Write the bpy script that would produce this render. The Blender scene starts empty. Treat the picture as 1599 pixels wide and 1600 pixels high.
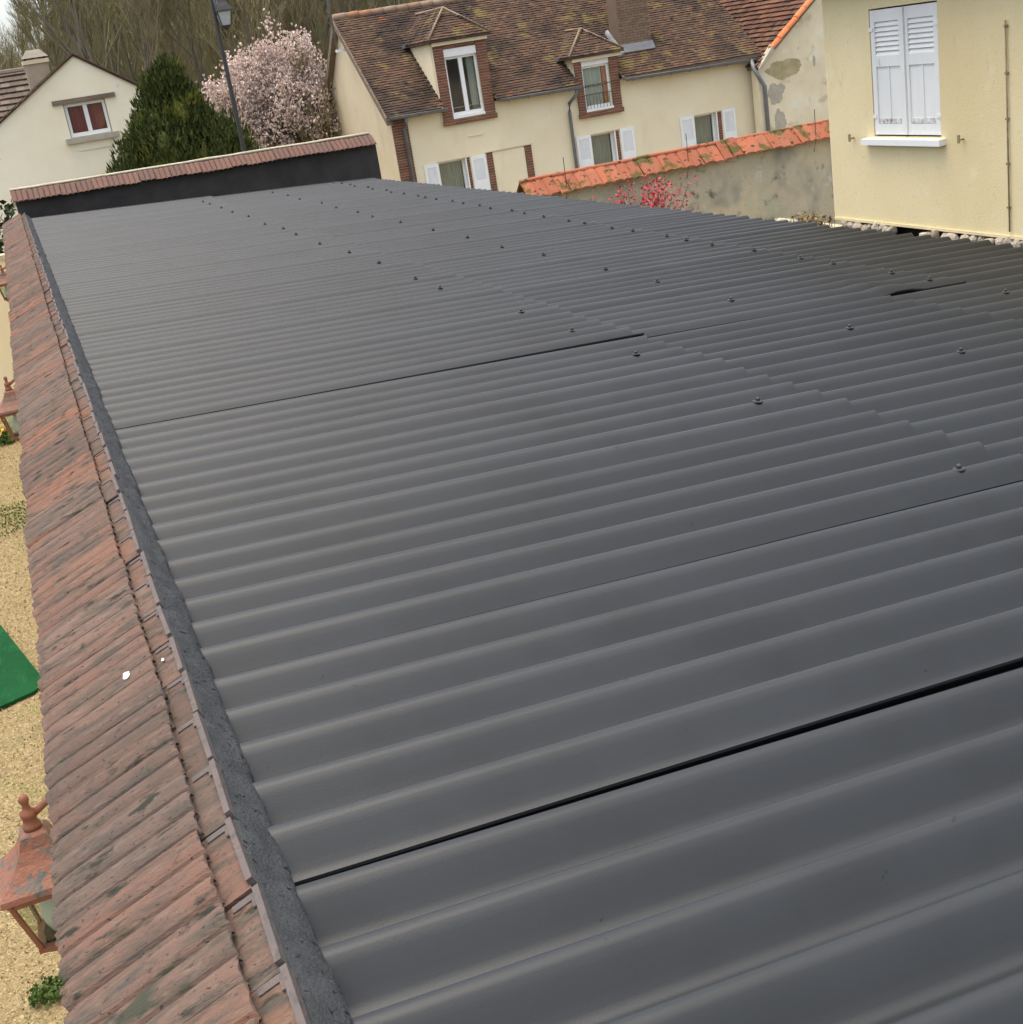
import bpy, math, random
from mathutils import Vector, Matrix, noise
R = math.radians
random.seed(7)
scn = bpy.context.scene
col = scn.collection

# ------------------------------------------------------------------ camera
YAW, PITCH, ROLL = 0.320396, 0.348385, -0.159320
cam_d = bpy.data.cameras.new('camera'); cam = bpy.data.objects.new('camera', cam_d); col.objects.link(cam)
fw = Vector((math.sin(YAW)*math.cos(PITCH), math.cos(YAW)*math.cos(PITCH), -math.sin(PITCH)))
rt = Vector((math.cos(YAW), -math.sin(YAW), 0)); up = rt.cross(fw)
r2 = rt*math.cos(ROLL)+up*math.sin(ROLL); u2 = -rt*math.sin(ROLL)+up*math.cos(ROLL)
m = Matrix((r2, u2, -fw)).transposed().to_4x4(); m.translation = Vector((-0.12446, 0, 1.21662))
cam.matrix_world = m
cam_d.sensor_fit = 'HORIZONTAL'; cam_d.sensor_width = 36; cam_d.lens = 1989.04/1599*36
cam_d.clip_start = .05; cam_d.clip_end = 600
scn.camera = cam
scn.cycles.max_bounces = 5; scn.cycles.diffuse_bounces = 3; scn.cycles.glossy_bounces = 2; scn.cycles.transparent_max_bounces = 8
scn.render.resolution_x = 1023; scn.render.resolution_y = 1024

# ------------------------------------------------------------------ light
SUN = Vector((-.14, .08, .97)).normalized()
w = bpy.data.worlds.new('World'); scn.world = w; w.use_nodes = True
nt = w.node_tree; nt.nodes.clear()
out = nt.nodes.new('ShaderNodeOutputWorld'); bg = nt.nodes.new('ShaderNodeBackground')
sky = nt.nodes.new('ShaderNodeTexSky'); sky.sky_type = 'NISHITA'; sky.sun_disc = False
sky.sun_elevation = math.asin(SUN.z); sky.sun_rotation = math.atan2(SUN.x, SUN.y)
sky.air_density = 1.0; sky.dust_density = 4.0; sky.ozone_density = 1.0
hs = nt.nodes.new('ShaderNodeHueSaturation'); hs.inputs['Saturation'].default_value = .62
nt.links.new(sky.outputs[0], hs.inputs['Color']); nt.links.new(hs.outputs[0], bg.inputs[0]); nt.links.new(bg.outputs[0], out.inputs[0])
bg.inputs[1].default_value = .15
sl = bpy.data.lights.new('sun', 'SUN'); sl.energy = .8; sl.angle = R(50); sl.color = (1, .88, .66)
so = bpy.data.objects.new('sun', sl); col.objects.link(so); so.rotation_euler = SUN.to_track_quat('Z', 'Y').to_euler(); so.location = (0, -5, 20)
vs = scn.view_settings; vs.view_transform = 'Standard'; vs.look = 'None'; vs.gamma = 1; vs.exposure = 1.38; vs.use_curve_mapping = False

# ------------------------------------------------------------------ materials
def nd(t, k, **a):
    n = t.nodes.new(k)
    for x, v in a.items(): setattr(n, x, v)
    return n
def mixc(t, f, a, b, blend='MIX'):
    n = nd(t, 'ShaderNodeMix', data_type='RGBA', blend_type=blend)
    for s, v in ((0, f), (6, a), (7, b)):
        if hasattr(v, 'links') or isinstance(v, bpy.types.NodeSocket): t.links.new(v, n.inputs[s])
        else: n.inputs[s].default_value = (v if s == 0 else (*v, 1))
    return n.outputs[2]
def ramp(t, src, stops):
    n = nd(t, 'ShaderNodeValToRGB'); t.links.new(src, n.inputs[0]); e = n.color_ramp.elements
    while len(e) < len(stops): e.new(.5)
    for i, (p, c) in enumerate(stops):
        e[i].position = p; e[i].color = (c, c, c, 1) if not isinstance(c, tuple) else (*c, 1)
    return n.outputs[0]
def nz(t, scale, detail=3, rough=.6, stretch=(1, 1, 1), off=(0, 0, 0), coord='pos'):
    if coord == 'pos': s = nd(t, 'ShaderNodeNewGeometry').outputs['Position']
    else: s = nd(t, 'ShaderNodeTexCoord').outputs['Object']
    mp = nd(t, 'ShaderNodeMapping'); mp.inputs['Scale'].default_value = stretch; mp.inputs['Location'].default_value = off
    t.links.new(s, mp.inputs[0])
    n = nd(t, 'ShaderNodeTexNoise'); n.inputs['Scale'].default_value = scale; n.inputs['Detail'].default_value = detail; n.inputs['Roughness'].default_value = rough
    t.links.new(mp.outputs[0], n.inputs[0]); return n.outputs[0]
def M(name, c1, c2=None, scale=4, rough=.85, bump=0, bscale=60, spec=.3, stretch=(1, 1, 1), layers=(), rand=None, island=None, bdist=.01, det=3, rmix=.55):
    """c1..c2 noise mix; layers = (colour, noise scale, lo, hi, stretch) patches; rand / island = list of colours picked per object / per piece"""
    mt = bpy.data.materials.new(name); mt.use_nodes = True; t = mt.node_tree; b = t.nodes['Principled BSDF']
    c2 = c2 or tuple(x*.75 for x in c1)
    base = mixc(t, ramp(t, nz(t, scale, stretch=stretch), [(.35, 0.), (.65, 1.)]), c1, c2)
    if rand or island:
        src = nd(t, 'ShaderNodeObjectInfo').outputs['Random'] if rand else nd(t, 'ShaderNodeNewGeometry').outputs['Random Per Island']
        L = rand or island
        rp = ramp(t, src, [(i/len(L), c) for i, c in enumerate(L)]); 
        t.nodes[-1].color_ramp.interpolation = 'CONSTANT' if len(L) > 2 else 'LINEAR'
        base = mixc(t, rmix, base, rp)
    for i, (c, s, lo, hi, st) in enumerate(layers):
        f = ramp(t, nz(t, s, detail=det, rough=.65, stretch=st, off=(3.1*i+1, 7.7*i, 1.3*i)), [(lo, 0.), (hi, 1.)])
        base = mixc(t, f, base, c)
    t.links.new(base, b.inputs['Base Color'])
    b.inputs['Roughness'].default_value = rough; b.inputs['Specular IOR Level'].default_value = spec
    if bump:
        bn = nd(t, 'ShaderNodeBump'); bn.inputs['Strength'].default_value = bump; bn.inputs['Distance'].default_value = bdist
        t.links.new(nz(t, bscale, detail=det, rough=.6, stretch=stretch), bn.inputs['Height']); t.links.new(bn.outputs[0], b.inputs['Normal'])
    return mt
def glassmat(name, tint=(.8, .85, .8), fac=.12):
    mt = bpy.data.materials.new(name); mt.use_nodes = True; t = mt.node_tree; t.nodes.clear()
    o = nd(t, 'ShaderNodeOutputMaterial'); tr = nd(t, 'ShaderNodeBsdfTransparent'); g = nd(t, 'ShaderNodeBsdfGlossy'); mx = nd(t, 'ShaderNodeMixShader')
    tr.inputs[0].default_value = (*tint, 1); g.inputs['Roughness'].default_value = .06; mx.inputs[0].default_value = fac
    t.links.new(tr.outputs[0], mx.inputs[1]); t.links.new(g.outputs[0], mx.inputs[2]); t.links.new(mx.outputs[0], o.inputs[0]); return mt
one = (1, 1, 1)
MT = {
 'sheet': M('grey roof paint', (0.01965, 0.02128, 0.02097), (0.02312, 0.02491, 0.02451), 1.6, .46, .05, 240, .42, layers=[((0.01618, 0.01684, 0.01581), 2.3, .50, .8, (1, .5, 1)), ((0.02427, 0.02828, 0.03161), 1.1, .58, .85, (.6, 1, 1)), ((0.0289, 0.0305, 0.02903), 5, .62, .85, (.25, 1, 1)), ((0.008088, 0.008899, 0.008384), 30, .715, .735, one)], rand=[(0.01676, 0.01843, 0.01871), (0.02485, 0.02733, 0.02838)]),
 'mortar': M('painted mortar', (0.0468, 0.0504, 0.0522), (0.0666, 0.0702, 0.0729), 18, .95, .6, 160, .15, det=5, layers=[((0.009, 0.009, 0.009), 55, .60, .65, one), ((0.117, 0.1215, 0.1242), 80, .66, .72, one)], bdist=.02),
 'tile': M('weathered clay tile', (0.152, 0.0882, 0.06552), (0.112, 0.07728, 0.06216), 9, .95, .6, 150, .12, stretch=(.3, 1.6, 1), bdist=.006, det=6, rmix=.72,
   rand=[(0.16, 0.09408, 0.06888), (0.116, 0.0756, 0.0588), (0.216, 0.09912, 0.06048), (0.136, 0.1008, 0.08064), (0.172, 0.1159, 0.09072), (0.1, 0.07056, 0.05712), (0.152, 0.09912, 0.0756), (0.132, 0.08232, 0.063), (0.192, 0.105, 0.0714), (0.12, 0.0882, 0.0714)],
   layers=[((0.08, 0.0672, 0.05544), 24, .45, .64, (.12, 1.3, 1)), ((0.188, 0.1386, 0.1075), 40, .54, .80, (.2, 1.4, 1)), ((0.032, 0.0336, 0.0252), 26, .58, .67, (.35, 1, 1)), ((0.232, 0.09912, 0.05544), 5, .64, .74, (.3, 1, 1)), ((0.0528, 0.05544, 0.03864), 8, .60, .70, (.5, 1, 1)), ((0.036, 0.03192, 0.02688), 130, .60, .67, (.7, 1, 1)), ((0.336, 0.3192, 0.2604), 90, .75, .77, one)]),
 'tile_rim': M('grey tile edge', (0.1275, 0.1003, 0.08925), (0.102, 0.0901, 0.085), 20, .9, .4, 120, .2, layers=[((0.085, 0.0765, 0.068), 30, .55, .65, one)]),
 'tile_end': M('brown coping tile', (0.1445, 0.0833, 0.0629), (0.119, 0.0765, 0.0612), 7, .95, .3, 90, .1, rand=[(0.153, 0.085, 0.0629), (0.1232, 0.0782, 0.0629), (0.1742, 0.1003, 0.0748), (0.136, 0.085, 0.068)], layers=[((0.102, 0.085, 0.07225), 12, .6, .75, one)]),
 'lime': M('pale lime mortar', (.55, .50, .36), (.45, .40, .28), 12, .9, .4, 50),
 'blackwall': M('black painted wall', (0.042, 0.0378, 0.0336), (0.056, 0.0504, 0.0448), 5, .9, .4, 60, .15),
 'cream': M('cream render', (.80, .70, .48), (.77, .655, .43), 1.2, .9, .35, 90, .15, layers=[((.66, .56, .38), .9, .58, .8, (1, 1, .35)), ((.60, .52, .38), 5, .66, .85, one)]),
 'shadecream': M('shade-toned cream render', (.66, .56, .38), (.61, .51, .335), 1.4, .9, .3, 90, .15, layers=[((.52, .45, .32), 1.0, .58, .8, (1, 1, .35))]),  # darker copy of cream; the left gable's shade is put into its colour
 'white_render': M('whitewashed render', (.84, .77, .58), (.80, .70, .49), .8, .9, .4, 60, .15, layers=[((.66, .60, .46), 1.3, .60, .82, (1, 1, .3)), ((.52, .46, .34), 4.0, .70, .84, one)]),
 'yellow': M('yellow render', (.78, .655, .39), (.75, .61, .34), 1.1, .92, .55, 110, .12, layers=[((.67, .53, .28), .8, .50, .8, (1, 1, .4)), ((.80, .72, .50), 2.5, .60, .82, one), ((.50, .41, .25), 5, .66, .86, (1, 1, .5)), ((.62, .50, .28), 40, .60, .75, one)], bdist=.006),
 'stained': M('stained old render', (.74, .65, .45), (.64, .54, .36), 1.0, .95, .5, 40, .1, layers=[((.40, .33, .21), 1.3, .55, .72, one), ((.70, .66, .52), 1.9, .56, .7, one), ((.28, .25, .18), 3.5, .66, .8, (1, 1, .6))]),
 'gardenwall': M('mottled garden wall render', (.54, .47, .32), (.44, .385, .265), 1.6, .95, .7, 25, .1, layers=[((.27, .26, .20), 1.6, .50, .70, (1, 1, .7)), ((.60, .48, .30), 1.5, .54, .70, one), ((.16, .15, .11), 4, .60, .74, one), ((.40, .41, .28), 1.0, .55, .66, (1, 1, .3)), ((.62, .57, .44), 3.5, .62, .72, one)], bdist=.02),
 'hipmortar': M('grey hip mortar', (.24, .19, .13), (.17, .13, .09), 6, .95, .5, 40),
 'patch_olive': M('olive damp patch', (.33, .27, .14), (.42, .35, .20), 6, .95, .4, 40),
 'patch_grey': M('grey cement patch', (.43, .385, .29), (.36, .32, .24), 6, .95, .4, 40),
 'rooftile': M('old plain tiles', (.098, .060, .041), (.072, .050, .038), 2.2, .95, .0, 40, .1, rmix=.40,
   island=[(.11, .064, .042), (.08, .051, .037), (.14, .078, .047), (.06, .044, .036), (.11, .074, .048), (.19, .11, .06), (.088, .056, .041), (.073, .052, .038), (.15, .08, .05), (.066, .046, .036)],
   layers=[((.044, .033, .027), .55, .48, .62, one), ((.15, .112, .045), 1.5, .58, .68, one), ((.20, .078, .04), 2.6, .66, .72, one), ((.035, .028, .024), 1.2, .60, .68, (1, 1, .5)), ((.26, .23, .17), 6, .72, .76, one)]),
 'rooftile_red': M('reddish plain tiles', (0.136, 0.064, 0.04), (0.096, 0.0544, 0.0384), 2.2, .95, .0, 40, .1,
   island=[(0.152, 0.0656, 0.04), (0.096, 0.0512, 0.036), (0.192, 0.092, 0.0528), (0.068, 0.0416, 0.0304), (0.144, 0.088, 0.06)], layers=[((0.048, 0.0336, 0.0264), 1.6, .50, .64, one)]),
 'rooftile_dark': M('dark slate-brown tiles', (.11, .085, .065), (.15, .11, .085), 3, .95, 0, 40, .1, island=[(.13, .09, .07), (.09, .075, .06), (.19, .15, .12), (.11, .10, .07)]),
 'ridge': M('ridge tile', (.24, .18, .12), (.33, .15, .085), 3, .95, .5, 40, rand=[(.24, .17, .11), (.36, .15, .08), (.28, .22, .16)]),
 'verge': M('orange verge tile', (.58, .17, .055), (.48, .14, .05), 5, .8, .3, 60, rand=[(.60, .18, .06), (.50, .14, .045), (.55, .20, .08)]),
 'orange_tile': M('orange mossy coping tile', (0.3421, 0.1139, 0.0594), (0.2756, 0.09314, 0.05227), 6, .9, .4, 60, .15, rand=[(0.3992, 0.1337, 0.06732), (0.3136, 0.09918, 0.05069), (0.3612, 0.138, 0.07524), (0.2756, 0.09486, 0.05148)],
   layers=[((0.2851, 0.1121, 0.06336), 5, .52, .66, one), ((0.1045, 0.08193, 0.02772), 3.2, .54, .60, one), ((0.04752, 0.03881, 0.02218), 11, .60, .66, one)]),
 'brick': M('red brick', (0.208, 0.084, 0.052), (0.16, 0.068, 0.044), 8, .95, .3, 60, .1, island=[(0.224, 0.088, 0.052), (0.16, 0.068, 0.044), (0.264, 0.116, 0.068), (0.184, 0.08, 0.056), (0.128, 0.064, 0.048)]),
 'joint': M('brick mortar joint', (.36, .29, .20), (.28, .22, .15), 12, .95),
 'white': M('white paint', (.80, .79, .74), (.76, .75, .70), 6, .5, .1, 60, .4),
 'shutter': M('weathered white paint', (.78, .765, .71), (.71, .70, .655), 5, .6, .2, 70, .35, stretch=(1, 1, .25), layers=[((.50, .50, .47), 11, .66, .76, (1, 1, .35)), ((.36, .35, .32), 26, .73, .78, (1, 1, .4))]),
 'bare': M('peeling paint over bare wood', (.40, .37, .32), (.70, .69, .66), 26, .9, .5, 60, layers=[((.22, .20, .17), 30, .58, .64, one)]),
 'zinc': M('zinc', (0.17, 0.17, 0.1658), (0.1275, 0.1275, 0.1258), 6, .45, .15, 50, .5), 
 'iron': M('dark iron', (.028, .028, .028), (.045, .04, .035), 20, .55, .2, 60, .4),
 'lampglass': M('frosted lamp glass', (.42, .43, .40), (.36, .37, .34), 8, .25, 0, 60, .5),
 'wood': M('old wood', (.15, .11, .075), (.21, .16, .11), 9, .9, .5, 40, stretch=(.3, 1, 1)),
 'stone': M('rubble stone', (0.442, 0.3825, 0.2975), (0.34, 0.289, 0.221), 12, .95, .8, 40, .1, rand=[(0.4675, 0.3995, 0.306), (0.374, 0.323, 0.255), (0.51, 0.459, 0.374), (0.34, 0.2805, 0.2125)], bdist=.02),
 'void': M('void black', (.02, .018, .015), (.03, .026, .02), 8, 1),  # near black, stands in for the darkness inside gaps and hollows
 'room': M('dark room wall', (.10, .09, .08), (.08, .07, .06), 3, .9),
 'curtain': M('grey net curtain', (.40, .38, .30), (.30, .29, .23), 14, .9, stretch=(3, 3, .15)),
 'palecurtain': M('pale curtain', (.58, .60, .54), (.46, .48, .43), 14, .9, stretch=(3, 3, .15)),
 'redcurtain': M('red curtain', (.34, .075, .06), (.26, .05, .045), 14, .9, stretch=(3, 3, .2)),
 'terracotta': M('worn terracotta paint', (0.2167, 0.08479, 0.05006), (0.1806, 0.07106, 0.04199), 22, .6, .4, 90, .4, layers=[((0.1084, 0.08479, 0.0646), 22, .50, .60, one), ((0.07225, 0.07429, 0.06864), 30, .56, .62, one), ((0.3034, 0.1534, 0.0969), 9, .62, .75, one)]),
 'terra_clean': M('terracotta paint', (0.2167, 0.07913, 0.04038), (0.1806, 0.0646, 0.03392), 22, .55, .2, 90, .4, layers=[((0.1156, 0.07267, 0.04845), 40, .58, .68, one)]),
 'bulb': M('frosted bulb', (.62, .68, .60), (.55, .60, .54), 8, .3, 0, 60, .5),
 'grassbase': M('dry lawn soil', (0.2846, 0.22, 0.1215), (0.2009, 0.1523, 0.081), 22, 1, .8, 60, .05, layers=[((0.1423, 0.1607, 0.045), 1.6, .58, .72, one), ((0.4185, 0.3384, 0.189), 40, .54, .66, one), ((0.1004, 0.07614, 0.036), 50, .64, .72, one)], bdist=.02),
 'grass': M('dry grass', (0.3683, 0.2876, 0.1305), (0.2846, 0.2284, 0.09), 3, 1, 0, 60, .05, island=[(0.3348, 0.2623, 0.144), (0.2595, 0.2115, 0.108), (0.3934, 0.3384, 0.225), (0.1841, 0.1692, 0.0765), (0.3013, 0.2369, 0.135), (0.2009, 0.1438, 0.0855)], layers=[((0.1339, 0.1607, 0.054), 1.3, .58, .68, one)]),
 'mat': M('green artificial turf', (0.00816, 0.0765, 0.02371), (0.00612, 0.05865, 0.01897), 3, .9, .9, 160, .1, stretch=(1, 1, 1), layers=[((0.0136, 0.09563, 0.03162), 12, .55, .7, (1, .3, 1))], bdist=.01),
 'earth': M('courtyard earth', (.22, .18, .12), (.16, .14, .09), 1.2, 1, .5, 20),
 'road': M('asphalt', (.06, .06, .058), (.05, .05, .048), 4, .9, .3, 60),
 'hill': M('leaf litter slope', (0.204, 0.1667, 0.08), (0.15, 0.1323, 0.06), .4, 1, .6, 4, .05, layers=[((0.156, 0.1495, 0.055), .15, .52, .66, one)]),
 'bark': M('grey bark', (.17, .15, .11), (.12, .105, .08), 6, .95, .4, 30, .1, rand=[(.18, .16, .12), (.13, .11, .08), (.20, .18, .14)]),
 'twig': M('bare twigs', (0.23, 0.1904, 0.11), (0.1898, 0.1624, 0.09), 1.5, 1, 0, 20, .05, rand=[(0.23, 0.1904, 0.11), (0.207, 0.196, 0.1), (0.2702, 0.224, 0.14), (0.2185, 0.2016, 0.11)]),
 'thicket': M('olive thicket', (0.1955, 0.168, 0.085), (0.1667, 0.1512, 0.07), .5, 1, 0, 20, .05, island=[(0.207, 0.1736, 0.09), (0.161, 0.1456, 0.065), (0.253, 0.2128, 0.12), (0.184, 0.1792, 0.075)]),
 'yew': M('yew needles', (0.065, 0.0775, 0.0176), (0.039, 0.0525, 0.0132), 3, .8, 0, 20, .15, island=[(0.052, 0.065, 0.0154), (0.0312, 0.0425, 0.011), (0.1014, 0.11, 0.022), (0.039, 0.0525, 0.0154)], layers=[((0.156, 0.1562, 0.0242), 1.3, .56, .70, one)]),
 'hedge': M('dark hedge', (.02, .03, .01), (.03, .045, .014), 3, .8, island=[(.02, .03, .01), (.035, .05, .016)]),
 'petal': M('pink petals', (0.6984, 0.5562, 0.4944), (0.6305, 0.4841, 0.4223), 1.5, .8, 0, 20, .1, island=[(0.7178, 0.5871, 0.5253), (0.582, 0.4326, 0.3811), (0.776, 0.7107, 0.618), (0.6596, 0.515, 0.4532), (0.5432, 0.3914, 0.3399), (0.7372, 0.6386, 0.5665), (0.7954, 0.7828, 0.6798)]),
 'redflower': M('red blossom', (.46, .035, .05), (.34, .03, .04), 5, .8, island=[(.50, .04, .06), (.36, .03, .04), (.56, .10, .11), (.28, .05, .04)]),
 'leaf': M('green leaves', (.07, .12, .025), (.05, .09, .02), 5, .8, island=[(.07, .12, .025), (.11, .16, .03), (.04, .08, .02)]),
 'yellowflower': M('yellow blossom', (.70, .48, .10), (.62, .40, .08), 5, .8),
 'straw': M('dry stems', (.30, .22, .11), (.22, .15, .08), 6, 1, island=[(.32, .24, .12), (.22, .13, .08), (.12, .13, .04)]),
 'dropping': M('chalk white splash', (.75, .74, .68), (.68, .66, .58), 30, .9),
 'cable': M('black cable', (.03, .028, .025), (.05, .045, .04), 20, .7),
 'oldcable': M('paint-splashed cable', (.24, .18, .10), (.36, .28, .15), 30, .9),
 'rust': M('rusty iron rod', (.11, .075, .05), (.07, .05, .04), 30, .9),
}
GLASS = glassmat('window glass'); LGLASS = glassmat('lantern glass', (.75, .80, .72), .10)

# ------------------------------------------------------------------ mesh helpers
WL = {}
class MB:
    def __init__(s): s.v = []; s.f = []; s.mi = []; s.cur = 0
    def face(s, *ix): s.f.append(ix); s.mi.append(s.cur)
    def quad(s, a, b, c, d):
        n = len(s.v); s.v += [tuple(a), tuple(b), tuple(c), tuple(d)]; s.face(n, n+1, n+2, n+3)
    def tri(s, a, b, c):
        n = len(s.v); s.v += [tuple(a), tuple(b), tuple(c)]; s.face(n, n+1, n+2)
    def box(s, x0, x1, y0, y1, z0, z1):
        n = len(s.v); s.v += [(x, y, z) for z in (z0, z1) for y in (y0, y1) for x in (x0, x1)]
        for q in ((0, 2, 3, 1), (4, 5, 7, 6), (0, 1, 5, 4), (2, 6, 7, 3), (0, 4, 6, 2), (1, 3, 7, 5)): s.face(*(n+i for i in q))
        return s
    def hexa(s, p):      # 8 points ordered like box
        n = len(s.v); s.v += [tuple(q) for q in p]
        for q in ((0, 2, 3, 1), (4, 5, 7, 6), (0, 1, 5, 4), (2, 6, 7, 3), (0, 4, 6, 2), (1, 3, 7, 5)): s.face(*(n+i for i in q))
        return s
    def grid(s, rows, close=False):
        n = len(s.v); k = len(rows[0])
        for r in rows: s.v += [tuple(q) for q in r]
        for i in range(len(rows)-1):
            for j in range(k if close else k-1):
                a = n+i*k+j; b = n+i*k+(j+1) % k; s.face(a, b, b+k, a+k)
        return s
    def tube(s, pts, rad, n=8, cap=True):
        pts = [Vector(q) for q in pts]; rad = rad if hasattr(rad, '__len__') else [rad]*len(pts); rows = []
        for i, q in enumerate(pts):
            d = (pts[min(i+1, len(pts)-1)]-pts[max(i-1, 0)]).normalized()
            a = d.orthogonal() if abs(d.z) > .99 else d.cross(Vector((0, 0, 1))); a.normalize(); b = d.cross(a)
            rows.append([q+rad[i]*(a*math.cos(2*math.pi*j/n)+b*math.sin(2*math.pi*j/n)) for j in range(n)])
        k = len(s.v); s.grid(rows, True)
        if cap: s.face(*range(k+n-1, k-1, -1)); s.face(*range(k+n*(len(pts)-1), k+n*len(pts)))
        return s
    def lathe(s, c, prof, n=16, squash=(1, 1)):
        rows = [[(c[0]+r*squash[0]*math.cos(2*math.pi*j/n), c[1]+r*squash[1]*math.sin(2*math.pi*j/n), c[2]+z) for j in range(n)] for r, z in prof]
        k = len(s.v); s.grid(rows, True); s.face(*range(k+n-1, k-1, -1)); e = k+n*(len(prof)-1); s.face(*range(e, e+n)); return s
    def prism(s, poly, axis, a, b):     # poly of 2D points extruded along axis ('x': (y,z), 'y': (x,z), 'z': (x,y))
        def P(q, t): return (t, q[0], q[1]) if axis == 'x' else (q[0], t, q[1]) if axis == 'y' else (q[0], q[1], t)
        n = len(s.v); k = len(poly); s.v += [P(q, a) for q in poly]+[P(q, b) for q in poly]
        s.face(*range(n, n+k)); s.face(*range(n+2*k-1, n+k-1, -1))
        for i in range(k): s.face(n+i, n+k+i, n+k+(i+1) % k, n+(i+1) % k)
        return s
    def mesh(s, name, mats, smooth=False, o=(0, 0, 0)):
        me = bpy.data.meshes.new(name); me.from_pydata([(a-o[0], b-o[1], c-o[2]) for a, b, c in s.v], [], s.f)
        for mm in (mats if isinstance(mats, (list, tuple)) else [mats]): me.materials.append(mm)
        if any(s.mi): me.polygons.foreach_set('material_index', s.mi)
        if smooth: me.polygons.foreach_set('use_smooth', [True]*len(s.f))
        me.update(); return me
    def build(s, name, mat, parent=None, smooth=False, kind=None, label=None, cat=None, group=None, fix=True):
        xs, ys, zs = zip(*s.v); o = ((min(xs)+max(xs))/2, (min(ys)+max(ys))/2, min(zs))
        me = s.mesh(name, MT[mat] if isinstance(mat, str) else mat, smooth, o)
        if fix:
            import bmesh
            bm = bmesh.new(); bm.from_mesh(me); bmesh.ops.recalc_face_normals(bm, faces=bm.faces); bm.to_mesh(me); bm.free()
        return put(name, me, o, parent, kind, label, cat, group)
def put(name, me, loc, parent=None, kind=None, label=None, cat=None, group=None, rot=None, sc=None):
    ob = bpy.data.objects.new(name, me); col.objects.link(ob); loc = Vector(loc); WL[ob.name] = loc
    if parent is not None: ob.parent = parent; ob.location = loc-WL[parent.name]
    else: ob.location = loc
    if rot: ob.rotation_euler = rot
    if sc: ob.scale = sc if hasattr(sc, '__len__') else (sc, sc, sc)
    if kind: ob['kind'] = kind
    if label: ob['label'] = label
    if cat: ob['category'] = cat
    if group: ob['group'] = group
    return ob
def thing(name, loc, label, cat, group=None): return put(name, None, loc, None, None, label, cat, group)
def bx(name, mat, parent, *a, **k): return MB().box(*a).build(name, mat, parent, **k)
rnd = random.uniform

def wall_open(mb, x0, x1, z0, z1, y, th, ops, back=True):
    """wall in the XZ plane facing -Y with real openings (x0,x1,z0,z1)"""
    xs = sorted({x0, x1, *[q for o in ops for q in o[:2]]}); zs = sorted({z0, z1, *[q for o in ops for q in o[2:]]})
    for i in range(len(xs)-1):
        for j in range(len(zs)-1):
            cx, cz = (xs[i]+xs[i+1])/2, (zs[j]+zs[j+1])/2
            if any(o[0] < cx < o[1] and o[2] < cz < o[3] for o in ops): continue
            for yy in (y, y+th): mb.quad((xs[i], yy, zs[j]), (xs[i+1], yy, zs[j]), (xs[i+1], yy, zs[j+1]), (xs[i], yy, zs[j+1]))
    for o in ops:
        a, b, c, d = o
        mb.quad((a, y, c), (a, y+th, c), (a, y+th, d), (a, y, d)); mb.quad((b, y, c), (b, y, d), (b, y+th, d), (b, y+th, c))
        mb.quad((a, y, d), (b, y, d), (b, y+th, d), (a, y+th, d)); mb.quad((a, y, c), (a, y+th, c), (b, y+th, c), (b, y, c))
def bricks(x0, x1, z0, z1, y, proud=.03, parent=None, alt=0):
    """coursed bricks with recessed joints facing -Y"""
    bed = MB().box(x0+.004, x1-.004, y-proud+.008, y+.02, z0, z1).build('mortar_bed', 'joint', parent)
    mb = MB(); z = z0; k = 0
    while z < z1-.02:
        h = min(.062, z1-z); x = x0; off = 0 if k % 2 else .11
        first = True
        while x < x1-.01:
            l = (.11 if (off and first) else .215); first = False
            e = min(x+l, x1); 
            if x1-e < .05: e = x1
            d = rnd(-.003, .004)
            mb.box(x+.004, e-.004, y-proud-d, y+.01, z+.005, z+h-.004); x = e
        z += .07; k += 1
    return mb.build('brickwork', 'brick', parent, kind='stuff')
def tiled(mb, o, du, dv, nu, nv, nrm, wt, lt, th=.014, clip=None):
    """plain tiles: o eave corner, du along eave, dv up slope (unit), nu x nv tiles"""
    o, du, dv, nrm = map(Vector, (o, du, dv, nrm))
    for j in range(nv):
        for i in range(-1, nu+1):
            a = i*wt+(wt/2 if j % 2 else 0); b = a+wt*.97; a = max(a, 0); b = min(b, nu*wt)
            if b-a < .03: continue
            v = j*lt+rnd(-.008, .008); v2 = min(v+lt*1.25, nv*lt+.02); h = th*1.9+rnd(-.004, .008); s = rnd(-.004, .004)
            c = o+du*((a+b)/2)+dv*(v+lt/2)
            if clip and clip(c): continue
            p = [o+du*a+dv*v+nrm*(h+s), o+du*b+dv*v+nrm*(h-s), o+du*b+dv*v2+nrm*.004, o+du*a+dv*v2+nrm*.004]
            n = len(mb.v); mb.v += [tuple(q) for q in p]+[tuple(p[0]-nrm*th), tuple(p[1]-nrm*th)]
            mb.face(n, n+1, n+2, n+3); mb.face(n+4, n+5, n+1, n); mb.face(n+4, n, n+3); mb.face(n+1, n+5, n+2)
    return mb
def leafcloud(mb, pts, size, flat=.0, up=0):
    for c in pts:
        a = Vector((rnd(-1, 1), rnd(-1, 1), rnd(-1, 1)+up)); a.normalize(); b = a.orthogonal().normalized()
        b.rotate(Matrix.Rotation(rnd(0, 6.28), 3, a)); s = size*rnd(.6, 1.4); c = Vector(c)
        mb.quad(c-b*s*.45, c+a*s*.5-b.cross(a)*s*.12, c+b*s*.45+a*s*.1, c-a*s*.55)

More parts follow.
